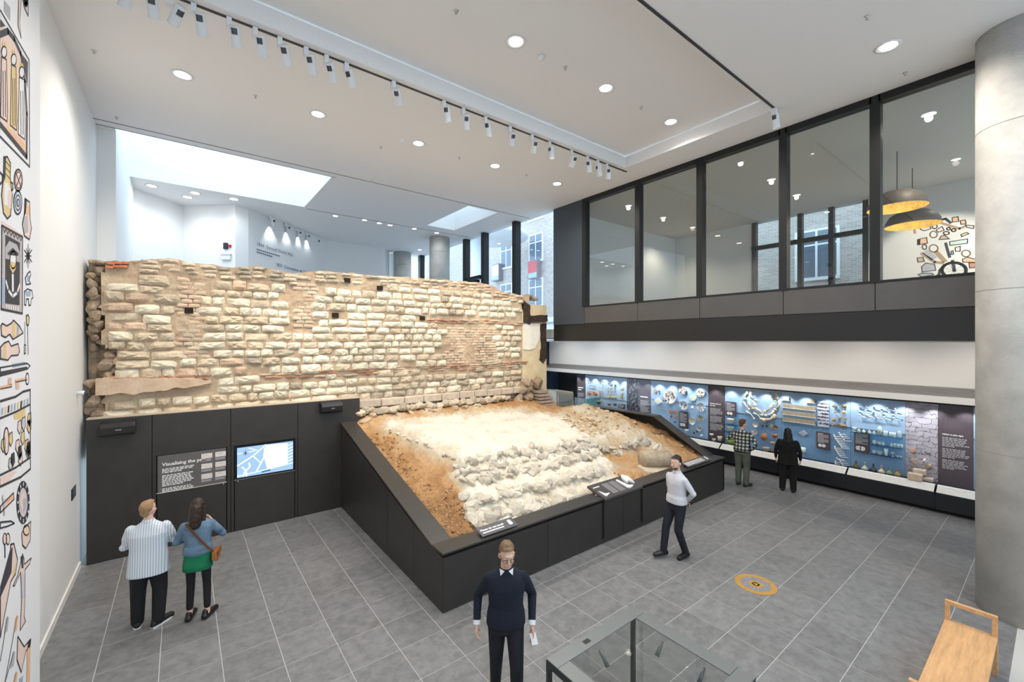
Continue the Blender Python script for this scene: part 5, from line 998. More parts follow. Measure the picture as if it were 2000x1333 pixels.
def person(label, loc, face, H, wide, pose, top, top_mat, leg_mat, skin, hair, hair_mat, hem=.90, shoe=(LEA, None), leg_r=1., grp='visitors in the gallery'):
    k = H/1.75; t = thing('person', label, 'person', (loc[0], loc[1], 0), math.atan2(-face[0], face[1]), grp); t.scale = (k, k, k)
    P = dict(sh=[(-.168,0,1.375),(.168,0,1.375)], el=[(-.25,-.03,1.14),(.25,-.03,1.14)], wr=[(-.25,.05,.9),(.25,.05,.9)], hd=[(0,.15,-1),(0,.15,-1)], pn=[(1,0,0),(-1,0,0)], hip=[(-.09,0,.92),(.09,0,.92)], kn=[(-.1,.03,.5),(.1,.03,.5)], an=[(-.1,-.02,.09),(.1,-.02,.09)], toe=[(-.13,.17,0),(.13,.17,0)], lean=0., turn=0., nod=0.)
    P.update(pose); W_ = wide; sy = (.5+.5*wide)
    ln = Matrix.Translation((0,0,.95)) @ Matrix.Rotation(-P['lean'], 4, 'X') @ Matrix.Translation((0,0,-.95))
    # body: one surface
    b = MB(); hm = MB(); hm.ball((0,.0,1.655), (.074,.094,.105), 18, 14).ball((0,.03,1.59), (.056,.066,.062), 14, 10).ball((0,.055,1.548), (.032,.03,.022), 10, 8)
    hm.tube([(0,.088,1.665),(0,.112,1.622)], [.009,.016], 8).ball((0,.108,1.622), .015, 8, 6); hm.ball((0,.088,1.582), (.024,.012,.008), 8, 6).ball((0,.088,1.570), (.02,.011,.007), 8, 6); hm.ball((0,.085,1.69), (.05,.014,.009), 10, 6)
    for s_ in (-1, 1): hm.ball((s_*.077,-.005,1.635), (.011,.022,.032), 8, 8); hm.ball((s_*.037,.07,1.61), (.024,.022,.026), 8, 6)
    HT = ln @ Matrix.Translation((0,-.005,1.53)) @ Matrix.Rotation(-P['turn'], 4, 'Z') @ Matrix.Rotation(-P['nod'], 4, 'X') @ Matrix.Translation((0,.005,-1.53))
    xf(hm, HT); b.add(hm.v, hm.f)
    tm = MB(); limb(tm, [(0,-.015,1.42),(0,-.005,1.56)], [.062,.052]); tm.loft([((0,0,.9),.13*W_,.085*sy),((0,0,1.1),.125*W_,.085*sy),((0,0,1.3),.145*W_,.09*sy),((0,0,1.4),.13*W_,.075),((0,0,1.46),.05,.045)], 18); xf(tm, ln); b.add(tm.v, tm.f)
    for i in (0, 1):
        s_ = ln @ Vector((P['sh'][i][0]*(.5+.5*W_), *P['sh'][i][1:])); e = Vector(P['el'][i]); w_ = Vector(P['wr'][i])
        limb(b, [s_, e, w_], [.04,.034,.026]); hand(b, w_+(w_-e).normalized()*.01, P['hd'][i], P['pn'][i], (1 if i == 0 else -1)*P.get('ts', 1), P.get('curl', .35))
        h_ = Vector(P['hip'][i]); limb(b, [h_, P['kn'][i], P['an'][i]], [.075,.05,.036]); a = Vector(P['an'][i]); to = Vector(P['toe'][i]); limb(b, [a+Vector((0,-.02,-.03)), Vector((to.x*.8+a.x*.2, a.y+(to.y-a.y)*.7, a.z-.05))], [.035,.026])
    body = blob('body', b, .0075, skin, t, 2, .4)
    # eyes
    for s_ in (-1, 1):
        p = HT @ Vector((s_*.031,.083,1.657)); e_ = MB().ball(p, .0115, 10, 8).build('eye', M('eye_white', (.75,.73,.7), .3), t, True); q_ = HT @ Vector((s_*.031,.0925,1.657)); MB().ball(q_, .0055, 8, 6).build('iris', M('iris_dark', (.03,.02,.015), .2), e_, True)
    # trousers
    g_ = MB(); g_.loft([((0,0,.83),.165*W_,.12*sy),((0,0,.92),.165*W_,.122*sy),((0,0,1.0),.15*W_,.112*sy)], 18)
    for i in (0, 1): limb(g_, [P['hip'][i], P['kn'][i], Vector(P['an'][i])+Vector((0,0,P.get('cuff', -.01)))], [min(.098*leg_r, .112)*(.5+.5*W_),.07*leg_r,.058*leg_r])
    blob('trousers' if leg_r > .85 else 'leggings', g_, .011, leg_mat, t, 4)
    # top garment
    g_ = MB(); g_.loft([((0,0,hem),.19*W_,.145*sy),((0,0,hem+.1),.183*W_,.14*sy),((0,0,1.1),.165*W_,.122*sy),((0,0,1.22),.172*W_,.124*sy),((0,0,1.30),.185*W_,.124*sy),((0,-.003,1.37),.19*(.4+.6*W_),.112),((0,-.006,1.42),.155,.094),((0,-.01,1.46),.098,.076),((0,-.01,1.49),.064,.06)], 20); xf(g_, ln)
    for i in (0, 1):
        s_ = ln @ Vector((P['sh'][i][0]*(.5+.5*W_), *P['sh'][i][1:])); e = Vector(P['el'][i]); w_ = Vector(P['wr'][i]); limb(g_, [s_, s_.lerp(e, .5), e, e.lerp(w_, P.get('slv', .93))], [.060*(.5+.5*W_),.056*(.5+.5*W_),.05,.038])
    tp_ = blob(top, g_, .0105, top_mat, t, 4)
    # shoes
    for i in (0, 1):
        a = Vector(P['an'][i]); to = Vector(P['toe'][i]); hz = a.z-.09; heel = Vector((a.x-(to.x-a.x)*.25, a.y-.05, hz+.045)); tp2 = Vector((to.x, to.y, hz+.035)); g_ = MB(); tp2 = heel.lerp(tp2, .86); limb(g_, [heel, heel.lerp(tp2, .5)+Vector((0,0,.008)), tp2], [.046,.05,.042]); limb(g_, [heel+Vector((0,.02,.01)), heel+Vector((0,.025,.05))], [.042,.04])
        g_.v = [(x, y, max(z, hz+.004)) for x, y, z in g_.v]; sh_ = blob('shoe', g_, .009, shoe[0], t, 3)
        if shoe[1]:
            m = MB(); d_ = (tp2-heel).normalized(); n_ = Vector((-d_.y, d_.x, 0)).normalized(); o_ = [heel-d_*.045]; L_ = []
            for f, wd in ((-.03,.03),(0,.043),(.4,.047),(.75,.046),(1.,.034)): L_.append((heel.lerp(tp2, f) if f >= 0 else heel+d_*f, wd))
            pts = [c_+n_*wd for c_, wd in L_]+[tp2+d_*.034]+[c_-n_*wd for c_, wd in reversed(L_)]; m.prism([(p.x, p.y, hz+.002) for p in pts], (0,0,.028)); m.build('sole', shoe[1], sh_)
    # hair
    g_ = MB()
    if hair == 'short': g_.ball((0,-.018,1.685), (.081,.098,.095), 18, 12).ball((0,.05,1.735), (.058,.045,.03), 10, 8); g_.ball((0,-.06,1.62), (.062,.045,.06), 12, 8)
    elif hair == 'long': g_.ball((0,-.014,1.68), (.088,.104,.1), 18, 12); limb(g_, [(0,-.06,1.64),(0,-.085,1.5),(0,-.09,1.42)], [.088,.09,.075]); limb(g_, [(-.07,-.01,1.62),(-.078,-.03,1.45)], [.035,.035]); limb(g_, [(.07,-.01,1.62),(.078,-.03,1.45)], [.035,.035])
    elif hair == 'verylong': g_.ball((0,-.014,1.68), (.088,.104,.1), 18, 12); limb(g_, [(0,-.05,1.64),(0,-.06,1.5),(0,-.075,1.38),(0,-.08,1.3)], [.082,.088,.085,.06]); limb(g_, [(-.07,-.01,1.62),(-.085,-.04,1.4)], [.035,.04]); limb(g_, [(.07,-.01,1.62),(.085,-.04,1.4)], [.035,.04])
    cut = MB(); xf(g_, HT); ho = blob('hair', g_, .008, hair_mat, t, 2, .3)
    fwd = (HT.to_3x3() @ Vector((0,1,0))); c0 = HT @ Vector((0,.03,1.715))
    bm = bmesh.new(); bm.from_mesh(ho.data); up = HT.to_3x3() @ Vector((0,.55,-.83)); dl = [v for v in bm.verts if (v.co-c0).dot(up) > 0 and (v.co-c0).dot(fwd) > -.018 and abs((HT.inverted() @ v.co).x) < .2]; bmesh.ops.delete(bm, geom=dl, context='VERTS'); 
    for v in bm.verts: v.co += v.normal*(.007*noise.noise(v.co*26)+.003*noise.noise(v.co*70))
    bm.to_mesh(ho.data); bm.free()
    return t, P, ln, HT
def lpart(name, mb, mat, t, sm=True): return mb.build(name, mat, t, sm)
# 1 man in the striped shirt, arms folded
STR = stripes('blue_white_stripe_cloth', (.42,.50,.60), (.80,.81,.82), 11)
t, P, ln, HT = person('person in a white and blue striped shirt, black trousers, arms folded, facing the dark wall', (-.36, 7.68), (.2,1), 1.70, 1.28, dict(el=[(-.29,.06,1.13),(.29,.06,1.13)], wr=[(.06,.25,1.15),(-.07,.27,1.18)], hd=[(1,.1,.15),(-1,.1,.1)], pn=[(0,-1,-.3),(0,-1,-.3)], turn=.42, nod=-.12, kn=[(-.12,.02,.5),(.12,.03,.5)], an=[(-.13,.03,.09),(.12,-.05,.09)], toe=[(-.17,.2,0),(.26,.12,0)]), 'shirt', STR, BLKC, SKINP, 'short', M('sandy_hair', (.34,.20,.105), .6, var=.2, scale=40), hem=.74, shoe=(M('black_trainer', (.015,.014,.012), .6), M('white_sole', (.8,.8,.8), .6)), leg_r=1.3)
g_ = MB(); g_.lathe([(.07,0),(.078,.015),(.068,.045),(.06,.05)], 20, mat=ln @ Matrix.Translation((0,-.008,1.455))); lpart('collar', g_, STR, t)
# 2 woman in the denim jacket
DEN = M('blue_denim', (.085,.15,.24), .85, col2=(.17,.26,.35), scale=7, bump=.3, bscale=120)
t, P, ln, HT = person('person in a denim jacket, long green top and black leggings with a brown bag', (.18, 7.45), (.28,1), 1.67, .98, dict(el=[(-.27,.02,1.15),(.29,.1,1.17)], wr=[(-.12,.25,1.12),(.12,.27,1.3)], hd=[(.6,.6,.2),(-.5,.4,.6)], pn=[(1,-.4,0),(-1,-.4,0)], turn=.1, nod=-.02, an=[(-.1,.0,.09),(.12,-.02,.09)], toe=[(-.08,.2,0),(.2,.18,0)], cuff=.09, kn=[(-.095,.03,.5),(.105,.03,.5)]), 'denim_jacket', DEN, BLKC, SKINP, 'long', M('dark_brown_hair', (.035,.02,.013), .45, var=.3, scale=40), hem=.98, leg_r=.78)
g_ = MB(); g_.loft([((0,0,.74),.185,.14),((0,-.01,.80),.183,.142),((0,0,.92),.172,.13),((0,0,1.05),.16,.12)], 24); blob('green_top', g_, .01, M('emerald_cloth', (.006,.16,.07), .8, var=.15, scale=6), t)
TAN = M('tan_leather', (.32,.12,.03), .45, var=.15, scale=12); pts = []
for k in range(15): f = k/14; pts.append((-.11+.33*f, -.135-.03*math.sin(PI*f), 1.46-.46*f))
g_ = MB()
for a, b in zip(pts, pts[1:]): g_.bar(a, b, .012, .03)
lpart('bag_strap', g_, M('strap_leather', (.13,.05,.02), .5), t, False); bag = bevel(lpart('shoulder_bag', MB().prism([(.2,-.14,1.0),(.2,.05,1.0),(.2,.06,.86),(.2,-.06,.83),(.2,-.15,.87)], (.07,0,0)), TAN, t, False), .015); lpart('bag_flap', MB().prism([(.275,-.145,1.01),(.275,.055,1.01),(.275,.04,.93),(.275,-.13,.93)], (.008,0,0)), M('dark_tan', (.24,.085,.02), .45), bag, False)
lpart('jacket_waistband', MB().lathe([(.182,0),(.186,.01),(.186,.045),(.18,.05)], 28, mat=Matrix.Translation((0,0,.965)) @ Matrix.Diagonal((.96,.7,1,1))), M('denim_band', (.16,.25,.35), .85), t)
# 3 man in the navy jumper walking this way
t, P, ln, HT = person('person in a navy jumper and dark trousers walking past the glass table with head lowered', (2.72, 3.62), (-.55,-.84), 1.79, 1.08, dict(el=[(-.28,-.05,1.15),(.29,-.08,1.15)], wr=[(-.26,.1,.93),(.3,.03,.92)], hd=[(-.1,.3,-1),(0,.2,-1)], pn=[(1,.1,0),(-1,.1,0)], lean=.07, turn=-.15, nod=.24, kn=[(-.1,.14,.52),(.1,-.02,.5)], an=[(-.1,.16,.09),(.1,-.2,.13)], toe=[(-.12,.36,0),(.12,-.02,0)], slv=.9), 'jumper', M('navy_wool', (.008,.011,.022), .9, bump=.2, scale=60), M('navy_black_cloth', (.008,.009,.014), .8), SKIN, 'short', M('light_brown_hair', (.17,.10,.05), .55, var=.25, scale=40))
CUF = M('white_cotton', (.72,.72,.74), .8)
for i in (0, 1): e = Vector(P['el'][i]); w_ = Vector(P['wr'][i]); lpart('shirt_cuff', MB().tube([e.lerp(w_, .88), e.lerp(w_, 1.04)], [.039,.037], 14, cap=False), CUF, t)
for s_ in (-1, 1): lpart('collar_point', MB().prism([ln @ Vector(p) for p in ((s_*.02,.066,1.485),(s_*.07,.04,1.5),(s_*.062,.075,1.445))], (0,.006,.002)), CUF, t, False)
g_ = MB()
for s_ in (-1, 1): g_.tube([HT @ Vector((s_*.034+.026*math.cos(a*PI/6), .103, 1.655+.02*math.sin(a*PI/6))) for a in range(13)], .0025, 5); g_.tube([HT @ Vector((s_*.06,.1,1.66)), HT @ Vector((s_*.08,.0,1.655))], .0025, 5)
lpart('glasses', g_, M('dark_spectacles', (.03,.015,.01), .3), t)
lpart('paper_card', MB().prism([(-.23,.14,.86),(-.29,.14,.87),(-.31,.2,.79),(-.25,.2,.78)], (0,.003,.002)), CUF, t, False)
# 4 man in the pale grey shirt, hands behind his back
t, P, ln, HT = person('person in a pale grey shirt and navy trousers walking with hands behind the back', (7.08, 4.28), (-.96,.2), 1.81, 1.0, dict(el=[(-.27,-.1,1.16),(.27,-.1,1.16)], wr=[(-.06,-.2,.97),(.05,-.215,.94)], hd=[(.9,-.1,-.35),(-.9,-.1,-.4)], pn=[(0,1,0),(0,1,0)], nod=.12, turn=-.1, kn=[(-.09,.06,.5),(.09,.16,.52)], an=[(-.09,-.12,.09),(.09,.22,.12)], toe=[(-.12,.1,0),(.12,.42,0)]), 'shirt', M('pale_grey_cotton', (.58,.58,.62), .8, var=.06, scale=5, bump=.25), M('navy_trouser_cloth', (.011,.013,.022), .8), SKIN, 'short', M('near_black_hair', (.018,.012,.009), .5, var=.3, scale=40), hem=.95)
g_ = MB(); g_.ball((0,.04,1.566), (.055,.057,.036), 14, 10).ball((0,.086,1.598), (.027,.014,.005), 10, 6); xf(g_, HT); blob('beard', g_, .007, M('stubble', (.07,.04,.03), .8), t, 1)
lpart('belt', MB().lathe([(.168,0),(.172,.004),(.172,.032),(.168,.036)], 28, mat=Matrix.Translation((0,0,.925)) @ Matrix.Diagonal((1,.74,1,1))), LEA, t); g_ = MB(); g_.lathe([(.068,0),(.076,.015),(.068,.045),(.06,.05)], 20, mat=ln @ Matrix.Translation((0,-.008,1.455))); lpart('collar', g_, M('pale_grey_cotton', (.6,.6,.6)), t)
# 5 man in the checked shirt
t, P, ln, HT = person('person in a black and white checked shirt and green-grey trousers at the blue case', (12.0, 5.32), (1,.12), 1.76, 1.16, dict(el=[(-.38,-.02,1.2),(.36,-.06,1.14)], wr=[(-.26,.22,1.18),(.22,.08,.98)], hd=[(.5,.8,.1),(-.6,.6,-.5)], pn=[(1,-.3,0),(-1,.2,0)], turn=.5, nod=.05, lean=.04, an=[(-.1,.0,.09),(.11,-.06,.09)], toe=[(-.12,.2,0),(.2,.12,0)]), 'checked_shirt', gingham('black_white_check', 11.5), M('green_grey_chino', (.10,.115,.09), .85, var=.12, scale=7, bump=.3), SKINP, 'short', M('chestnut_hair', (.13,.055,.02), .5, var=.25, scale=40), hem=.93, leg_r=1.18, shoe=(M('grey_black_shoe', (.03,.03,.028), .6), None))
lpart('belt', MB().lathe([(.198,0),(.202,.004),(.202,.03),(.198,.034)], 28, mat=Matrix.Translation((0,0,.905)) @ Matrix.Diagonal((1,.76,1,1))), LEA, t)
# 6 visitor in black
t, P, ln, HT = person('person with very long black hair in a black coat and trousers before the blue case', (12.45, 4.38), (1,.3), 1.62, 1.34, dict(el=[(-.29,-.01,1.12),(.29,-.01,1.12)], wr=[(-.29,.06,.9),(.29,.06,.9)], turn=-.35, nod=.03, an=[(-.13,0,.09),(.13,-.02,.09)], toe=[(-.15,.19,0),(.17,.17,0)], kn=[(-.115,.02,.5),(.12,.02,.5)]), 'coat', M('black_coat_cloth', (.006,.006,.006), .9), M('black_coat_cloth', (.006,.006,.006), .9), SKIN, 'verylong', M('black_hair', (.006,.005,.005), .4, var=.3, scale=40), hem=.76, leg_r=1.35)
# ================================================================ FOREGROUND FURNITURE
# glass-topped table case
vx0, vx1, vy0, vy1, vz = 2.63, 3.91, 1.62, 2.89, 1.0
vt = thing('glass_table_case', 'square glass-topped display table with grey metal frame', 'table case', (vx0, vy0, 0))
def VT(o): o.matrix_parent_inverse = Matrix.Translation((-vx0, -vy0, 0)); return o
FG = M('grey_green_frame', (.19,.205,.205), .4, .3); FB = M('dark_frame_edge', (.03,.035,.034), .4, .3); fwid = .15
for x0, x1, y0, y1 in ((vx0,vx1,vy1-fwid,vy1),(vx0,vx1,vy0,vy0+fwid),(vx0,vx0+fwid,vy0+fwid,vy1-fwid),(vx1-fwid,vx1,vy0+fwid,vy1-fwid)): VT(bevel(MB().box(x0+.002, x1-.002, y0+.002, y1-.002, vz-.012, vz).build('top_frame', FG, vt), .002, 1))
for x0, x1, y0, y1 in ((vx0,vx1,vy1-.03,vy1),(vx0,vx1,vy0,vy0+.03),(vx0,vx0+.03,vy0+.03,vy1-.03),(vx1-.03,vx1,vy0+.03,vy1-.03)): VT(MB().box(x0, x1, y0, y1, vz-.07, vz-.012).build('apron', FB, vt))
VT(MB().box(vx0+fwid-.03, vx1-fwid+.03, vy0+fwid-.03, vy1-fwid+.03, vz-.012, vz-.004).build('top_glass', glass('table_glass', (.88,.9,.9), .10), vt))
for x, y in ((vx0,vy0),(vx1-.04,vy0),(vx0,vy1-.04),(vx1-.04,vy1-.04)): VT(MB().box(x, x+.04, y, y+.04, 0, vz-.07).build('leg', FB, vt))
for x, y, dx, dy in ((vx0+.5,vy1-.2,0,-1),(vx1-.2,vy1-.5,-1,0),(vx0+.2,vy1-.5,1,0),(vx1-.2,vy0+.35,-1,0)):
    o = MB().tube([(x, y, vz-.03), (x+dx*.02, y+dy*.02, vz-.06), (x+dx*.05, y+dy*.05, vz-.07), (x+dx*.1, y+dy*.1, vz-.13)], [.01,.01,.018,.022], 8); VT(o.build('case_spot', M('grey_spot', (.2,.21,.21), .5), vt, True))
VT(MB().box(vx0+.42, vx0+.5, vy1-.10, vy1-.05, vz, vz+.001).build('lock_plate', FB, vt))
# wooden bench
WOOD = M('pale_oak', (.62,.36,.17), .5, var=.16, scale=3, stretch=(1,7,7), bump=.08)
bx0, bx1, by0, by1 = 5.45, 7.53, .465, .9
bn = thing('wooden_bench', 'pale oak bench with open end frames beside the concrete column', 'bench', (bx0, by0, 0))
def BN(o): o.matrix_parent_inverse = Matrix.Translation((-bx0, -by0, 0)); return o
BN(bevel(MB().box(bx0, bx1, by0, by1, .41, .45).build('seat', WOOD, bn), .004)); 
for x in (bx0, bx1-.045):
    for y in (by0, by1-.045): BN(bevel(MB().box(x, x+.045, y, y+.045, 0 if y == by0 or True else 0, .645).build('leg', WOOD, bn), .003))
    BN(bevel(MB().box(x, x+.045, by0, by1, .645, .69).build('arm_rail', WOOD, bn), .003)); BN(bevel(MB().box(x, x+.045, by0+.045, by1-.045, .36, .41).build('seat_rail', WOOD, bn), .003))
# floor roundel
p = onZ(1476, 1142, 0); t = thing('floor_roundel', 'round gold and grey emblem set in the floor tiles', 'floor emblem', (p.x, p.y, 0)); GO = M('gold_roundel', (.48,.27,.07), .5, var=.15, scale=20)
MB().lathe([(.30,.002),(.30,.004),(.215,.004),(.215,.002)], 48).build('outer_ring', GO, t); MB().lathe([(.214,.002),(.214,.003),(0,.003)], 40).build('grey_disc', M('roundel_grey', (.25,.25,.26), .5, var=.3, scale=30), t)
MB().lathe([(.10,.003),(.10,.005),(.055,.005),(.055,.003)], 24).build('inner_ring', GO, t); MB().prism([(.05*math.cos(a), .05*math.sin(a), .003) for a in (PI/2, PI*7/6, PI*11/6)], (0,0,.002)).build('triangle', GO, t)
# things on the left wall
p = onX(143, 963, XL+.001); tag(bevel(MB().box(0, .012, -.16, .16, -.09, .09).build('wall_plate', M('black_plate', (.015,.014,.013), .4), None, False, (XL, p.y, p.z)), .003, 1), 'black rectangular socket plate low on the white wall', 'socket')
p = onX(160, 768, XL+.06); t = thing('wall_camera', 'small white dome camera on the white wall beside the ruin', 'camera', p); MB().tube([(-.06,0,0),(.0,0,0),(.03,0,0)], [.03,.035,.04], 14).build('camera_arm', LAMPW, t, True); MB().ball((.05,0,-.01), .04, 14, 10).build('camera_dome', M('smoked_dome', (.05,.05,.05), .1), t, True)
# alarm boxes in the gallery niche, on the wall from (.03,17.6) to (1.37,16.45)
nd = Vector((1.34,-1.15,0)).normalized(); nn = Vector((-1.15,-1.34,0)).normalized()
def on_niche(px, py):
    x, y = ray(px); d = x*1.15+y*1.34; s = (.03*1.15+17.6*1.34)/d; return Vector((x*s, y*s, EYE-(py-666.5)*s))
for px, py, w_, h, c_, lb, nm in ((442,481,.13,.2,(.02,.02,.025),'black box on the white gallery niche wall','wall_box'),(450,481,.08,.08,(.5,.02,.03),'small red alarm point beside the black box','alarm_point'),(442,497,.36,.06,(.7,.7,.72),'white slim unit beneath the alarm point','wall_unit'),(443,504,.3,.14,(.75,.76,.78),'white lidded box lowest on the niche wall','wall_unit')):
    p = on_niche(px, py)+nn*.0; o = bevel(MB().prism([p+nd*a+Vector((0,0,b)) for a, b in ((-w_/2,-h/2),(w_/2,-h/2),(w_/2,h/2),(-w_/2,h/2))], nn*.06).build(nm, M('niche_'+nm+str(int(py)), c_, .5)), .004, 1); tag(o, lb, 'alarm' if 'alarm' in nm else 'wall unit')
# ================================================================ PRINTED MURALS
INK = M('mural_ink', (.045,.045,.055), .8); ORA = M('mural_orange', (.80,.48,.30), .8); PINK = M('mural_pink', (.80,.62,.56), .8); YEL = M('mural_yellow', (.74,.55,.27), .8); BLUE = M('mural_blue', (.34,.44,.58), .8); GRY = M('mural_grey', (.45,.45,.48), .8); PAP = M('mural_white', (.80,.80,.82), .8)
MXL = -1.15
class Mural:
    def __init__(s, wallobj, X, sgn): s.w = wallobj; s.X = X; s.sg = sgn; s.n = 0
    def P(s, px, py, lay): 
        p = onX(px, py, s.X); return Vector((s.X+s.sg*(.001+.0006*lay), p.y, p.z))
    def fill(s, pts, mat, lay=1): 
        P_ = [s.P(x, y, lay) for x, y in pts]; n = len(P_); MB().add(P_, [tuple(range(n))]).build('printed_shape', mat, s.w)
    def line(s, pts, wd, mat=INK, lay=3, close=False):
        P_ = [s.P(x, y, lay) for x, y in pts]; 
        if close: P_.append(P_[0])
        m = MB(); 
        for a, b in zip(P_, P_[1:]):
            d = b-a
            if d.length < 1e-5: continue
            d.normalize(); n_ = Vector((0, -d.z, d.y))*wd/2; m.add([a-n_-d*wd*.3, b-n_+d*wd*.3, b+n_+d*wd*.3, a+n_-d*wd*.3], [(0,1,2,3)])
        m.build('printed_line', mat, s.w)
    def shape(s, pts, mat, wd=.014): s.fill(pts, mat, 1); s.line(pts, wd, INK, 3, True)
    def oval(s, cx, cy, rx, ry, mat, wd=.014, n=18, lay=1): 
        q_ = [(cx+rx*math.cos(2*PI*k/n), cy+ry*math.sin(2*PI*k/n)) for k in range(n)]; s.fill(q_, mat, lay); s.line(q_, wd, INK, lay+2, True)
mu = Mural(bpy.data.objects['wall_mural'], MXL, 1); K = 90/364.; y_ = lambda b: (lambda x, y: (x*K, b+y*K))
def S(b, pts): return [(x*K, b+y*K) for x, y in pts]
# arched panel with robed figures
mu.fill(S(0, [(0,80),(228,475),(232,1318),(0,1080)]), PAP, 0); mu.line(S(0, [(0,80),(228,475),(232,1318),(0,1080)]), .018)
mu.fill(S(0, [(0,190),(60,240),(130,350),(190,560),(208,900),(208,1240),(0,985)]), PINK, 1); mu.line(S(0, [(0,270),(60,245),(110,310),(160,420),(195,640),(210,900),(208,1240),(0,985)]), .05)
mu.fill(S(0, [(20,300),(80,330),(130,420),(165,560),(180,800),(185,1120),(40,960),(20,700)]), M('mural_peach', (.82,.62,.46), .8), 2); mu.fill(S(0, [(75,1015),(195,1140),(205,1225),(80,1095)]), ORA, 2); mu.fill(S(0, [(40,985),(75,1015),(78,1060),(45,1035)]), YEL, 2)
for x0, x1, y0, y1, mt in ((0,55,360,960,PINK),(78,130,420,1030,YEL),(140,195,520,1100,PAP)):
    mu.fill(S(0, [(x0+8,y0+90),(x1-8,y0+110),(x1,y1-80),(x1-4,y1),(x0,y1-40)]), mt, 3); mu.line(S(0, [(x0+8,y0+90),(x1-8,y0+110),(x1,y1-80),(x1-4,y1),(x0,y1-40)]), .012, lay=5, close=True); mu.oval((x0+x1)/2*K, (y0+50)*K, 5, 11, PAP, .012, lay=4)
    for f in (.33, .66): mu.line(S(0, [(x0+(x1-x0)*f, y0+200), (x0+(x1-x0)*f+3, y1-40)]), .012, lay=6)
    mu.fill(S(0, [(x0+12,y0+10),(x0+14,y0-30),(x0+24,y0-5),(x0+34,y0-28),(x0+44,y0+15)]), YEL, 5)
mu.fill(S(0, [(0,150),(40,205),(0,215)]), INK, 3); mu.fill(S(0, [(165,420),(218,490),(214,700),(200,600)]), INK, 3)
# brush and buckle at the top
mu.fill(S(0, [(32,0),(80,60),(78,165),(30,90)]), GRY, 1); mu.fill(S(0, [(145,0),(165,0),(150,170),(165,300),(140,200)]), M('mural_peach', (.8,.6,.5)), 1); mu.line(S(0, [(145,0),(140,200),(165,300),(152,170),(165,0)]), .01); mu.shape(S(0, [(180,0),(220,0),(220,125),(190,60)]), PINK); mu.oval(201*K, 22*K, 3.5, 7, BLUE)
# jugs, discs, portrait, star, beasts
b = 300
mu.shape(S(b, [(28,30),(55,25),(80,75),(78,200),(95,330),(80,490),(55,515),(25,470),(10,330),(25,180)]), YEL, .016); mu.fill(S(b, [(30,230),(60,230),(85,300),(70,420),(30,400)]), PAP, 2); mu.fill(S(b, [(60,290),(92,300),(85,430),(60,440)]), PINK, 3); mu.fill(S(b, [(28,30),(45,30),(40,190),(22,230)]), INK, 2); mu.line(S(b, [(82,225),(98,235),(100,280),(85,295)]), .016); mu.line(S(b, [(0,150),(16,170),(18,220),(0,240)]), .02)
for q_ in (80, 130, 180): mu.line(S(b, [(42,q_-20),(80,q_+25)]), .008)
mu.oval(142*K, b+210*K, 8, 21, M('mural_rose', (.74,.48,.40)), .016); mu.oval(142*K, b+210*K, 6, 16, PINK, .008, lay=2); mu.line(S(b, [(120,150),(165,270)]), .01, lay=6); mu.line(S(b, [(125,260),(160,165)]), .01, lay=6); mu.oval(138*K, b+388*K, 8, 23, M('mural_paleblue', (.55,.62,.72)), .016); mu.oval(138*K, b+388*K, 5, 15, M('mural_mauve', (.66,.60,.66)), .01, lay=2); mu.oval(138*K, b+388*K, 2.5, 7, BLUE, .008, lay=5)
mu.shape(S(b, [(195,355),(232,385),(235,520),(246,590),(230,680),(190,650),(175,560),(192,470)]), PINK, .016); mu.fill(S(b, [(198,400),(232,420),(230,490),(200,480)]), ORA, 2); mu.fill(S(b, [(180,500),(215,490),(220,620),(190,640)]), GRY, 2); mu.fill(S(b, [(195,360),(210,370),(200,470),(188,500)]), INK, 3)
mu.fill(S(b, [(10,530),(178,640),(175,1265),(8,1225)]), PINK, 0); mu.shape(S(b, [(12,570),(176,660),(174,1265),(8,1230)]), M('mural_taupe', (.52,.46,.46)), .02); mu.fill(S(b, [(40,640),(155,705),(152,1200),(38,1185)]), INK, 2); mu.fill(S(b, [(12,980),(38,990),(36,1200),(10,1190)]), BLUE, 2)
mu.fill(S(b, [(40,740),(70,690),(130,720),(152,780),(152,860),(38,830)]), GRY, 3); mu.oval(98*K, b+840*K, 6.3, 17, PAP, .014, lay=4); mu.fill(S(b, [(70,850),(122,865),(118,910),(95,950),(72,905)]), YEL, 6); mu.fill(S(b, [(52,790),(95,745),(142,790),(135,810),(60,800)]), INK, 6); mu.fill(S(b, [(88,950),(104,955),(104,1095),(90,1090)]), PAP, 4); mu.line(S(b, [(42,1010),(60,1080),(95,1130),(130,1100),(150,1040)]), .03, PAP, 5)
for k in range(6): mu.fill(S(b, [(42+k*18,1195+k*3),(52+k*18,1195+k*3),(52+k*18,1230+k*3),(42+k*18,1228+k*3)]), PAP, 4); mu.line(S(b, [(20+k*26,590+k*13),(32+k*26,625+k*13),(42+k*26,600+k*13)]), .01)
for k in range(12): a = k*PI/6; mu.line(S(b, [(220,810),(220+34*math.cos(a)*(1 if k % 2 else .7), 810+95*math.sin(a)*(1 if k % 2 else .7))]), .012)
mu.oval(220*K, b+810*K, 2.6, 6, BLUE, .01); mu.shape(S(b, [(198,985),(215,950),(235,930),(240,960),(225,1000),(240,1030),(205,1035)]), PAP); mu.fill(S(b, [(212,960),(232,965),(228,1010),(210,1020)]), BLUE, 2); mu.shape(S(b, [(192,1090),(215,1070),(250,1085),(258,1140),(245,1150),(238,1200),(226,1200),(222,1150),(205,1150),(202,1200),(192,1195)]), PAP); mu.fill(S(b, [(196,1090),(240,1085),(240,1130),(205,1130)]), BLUE, 2)
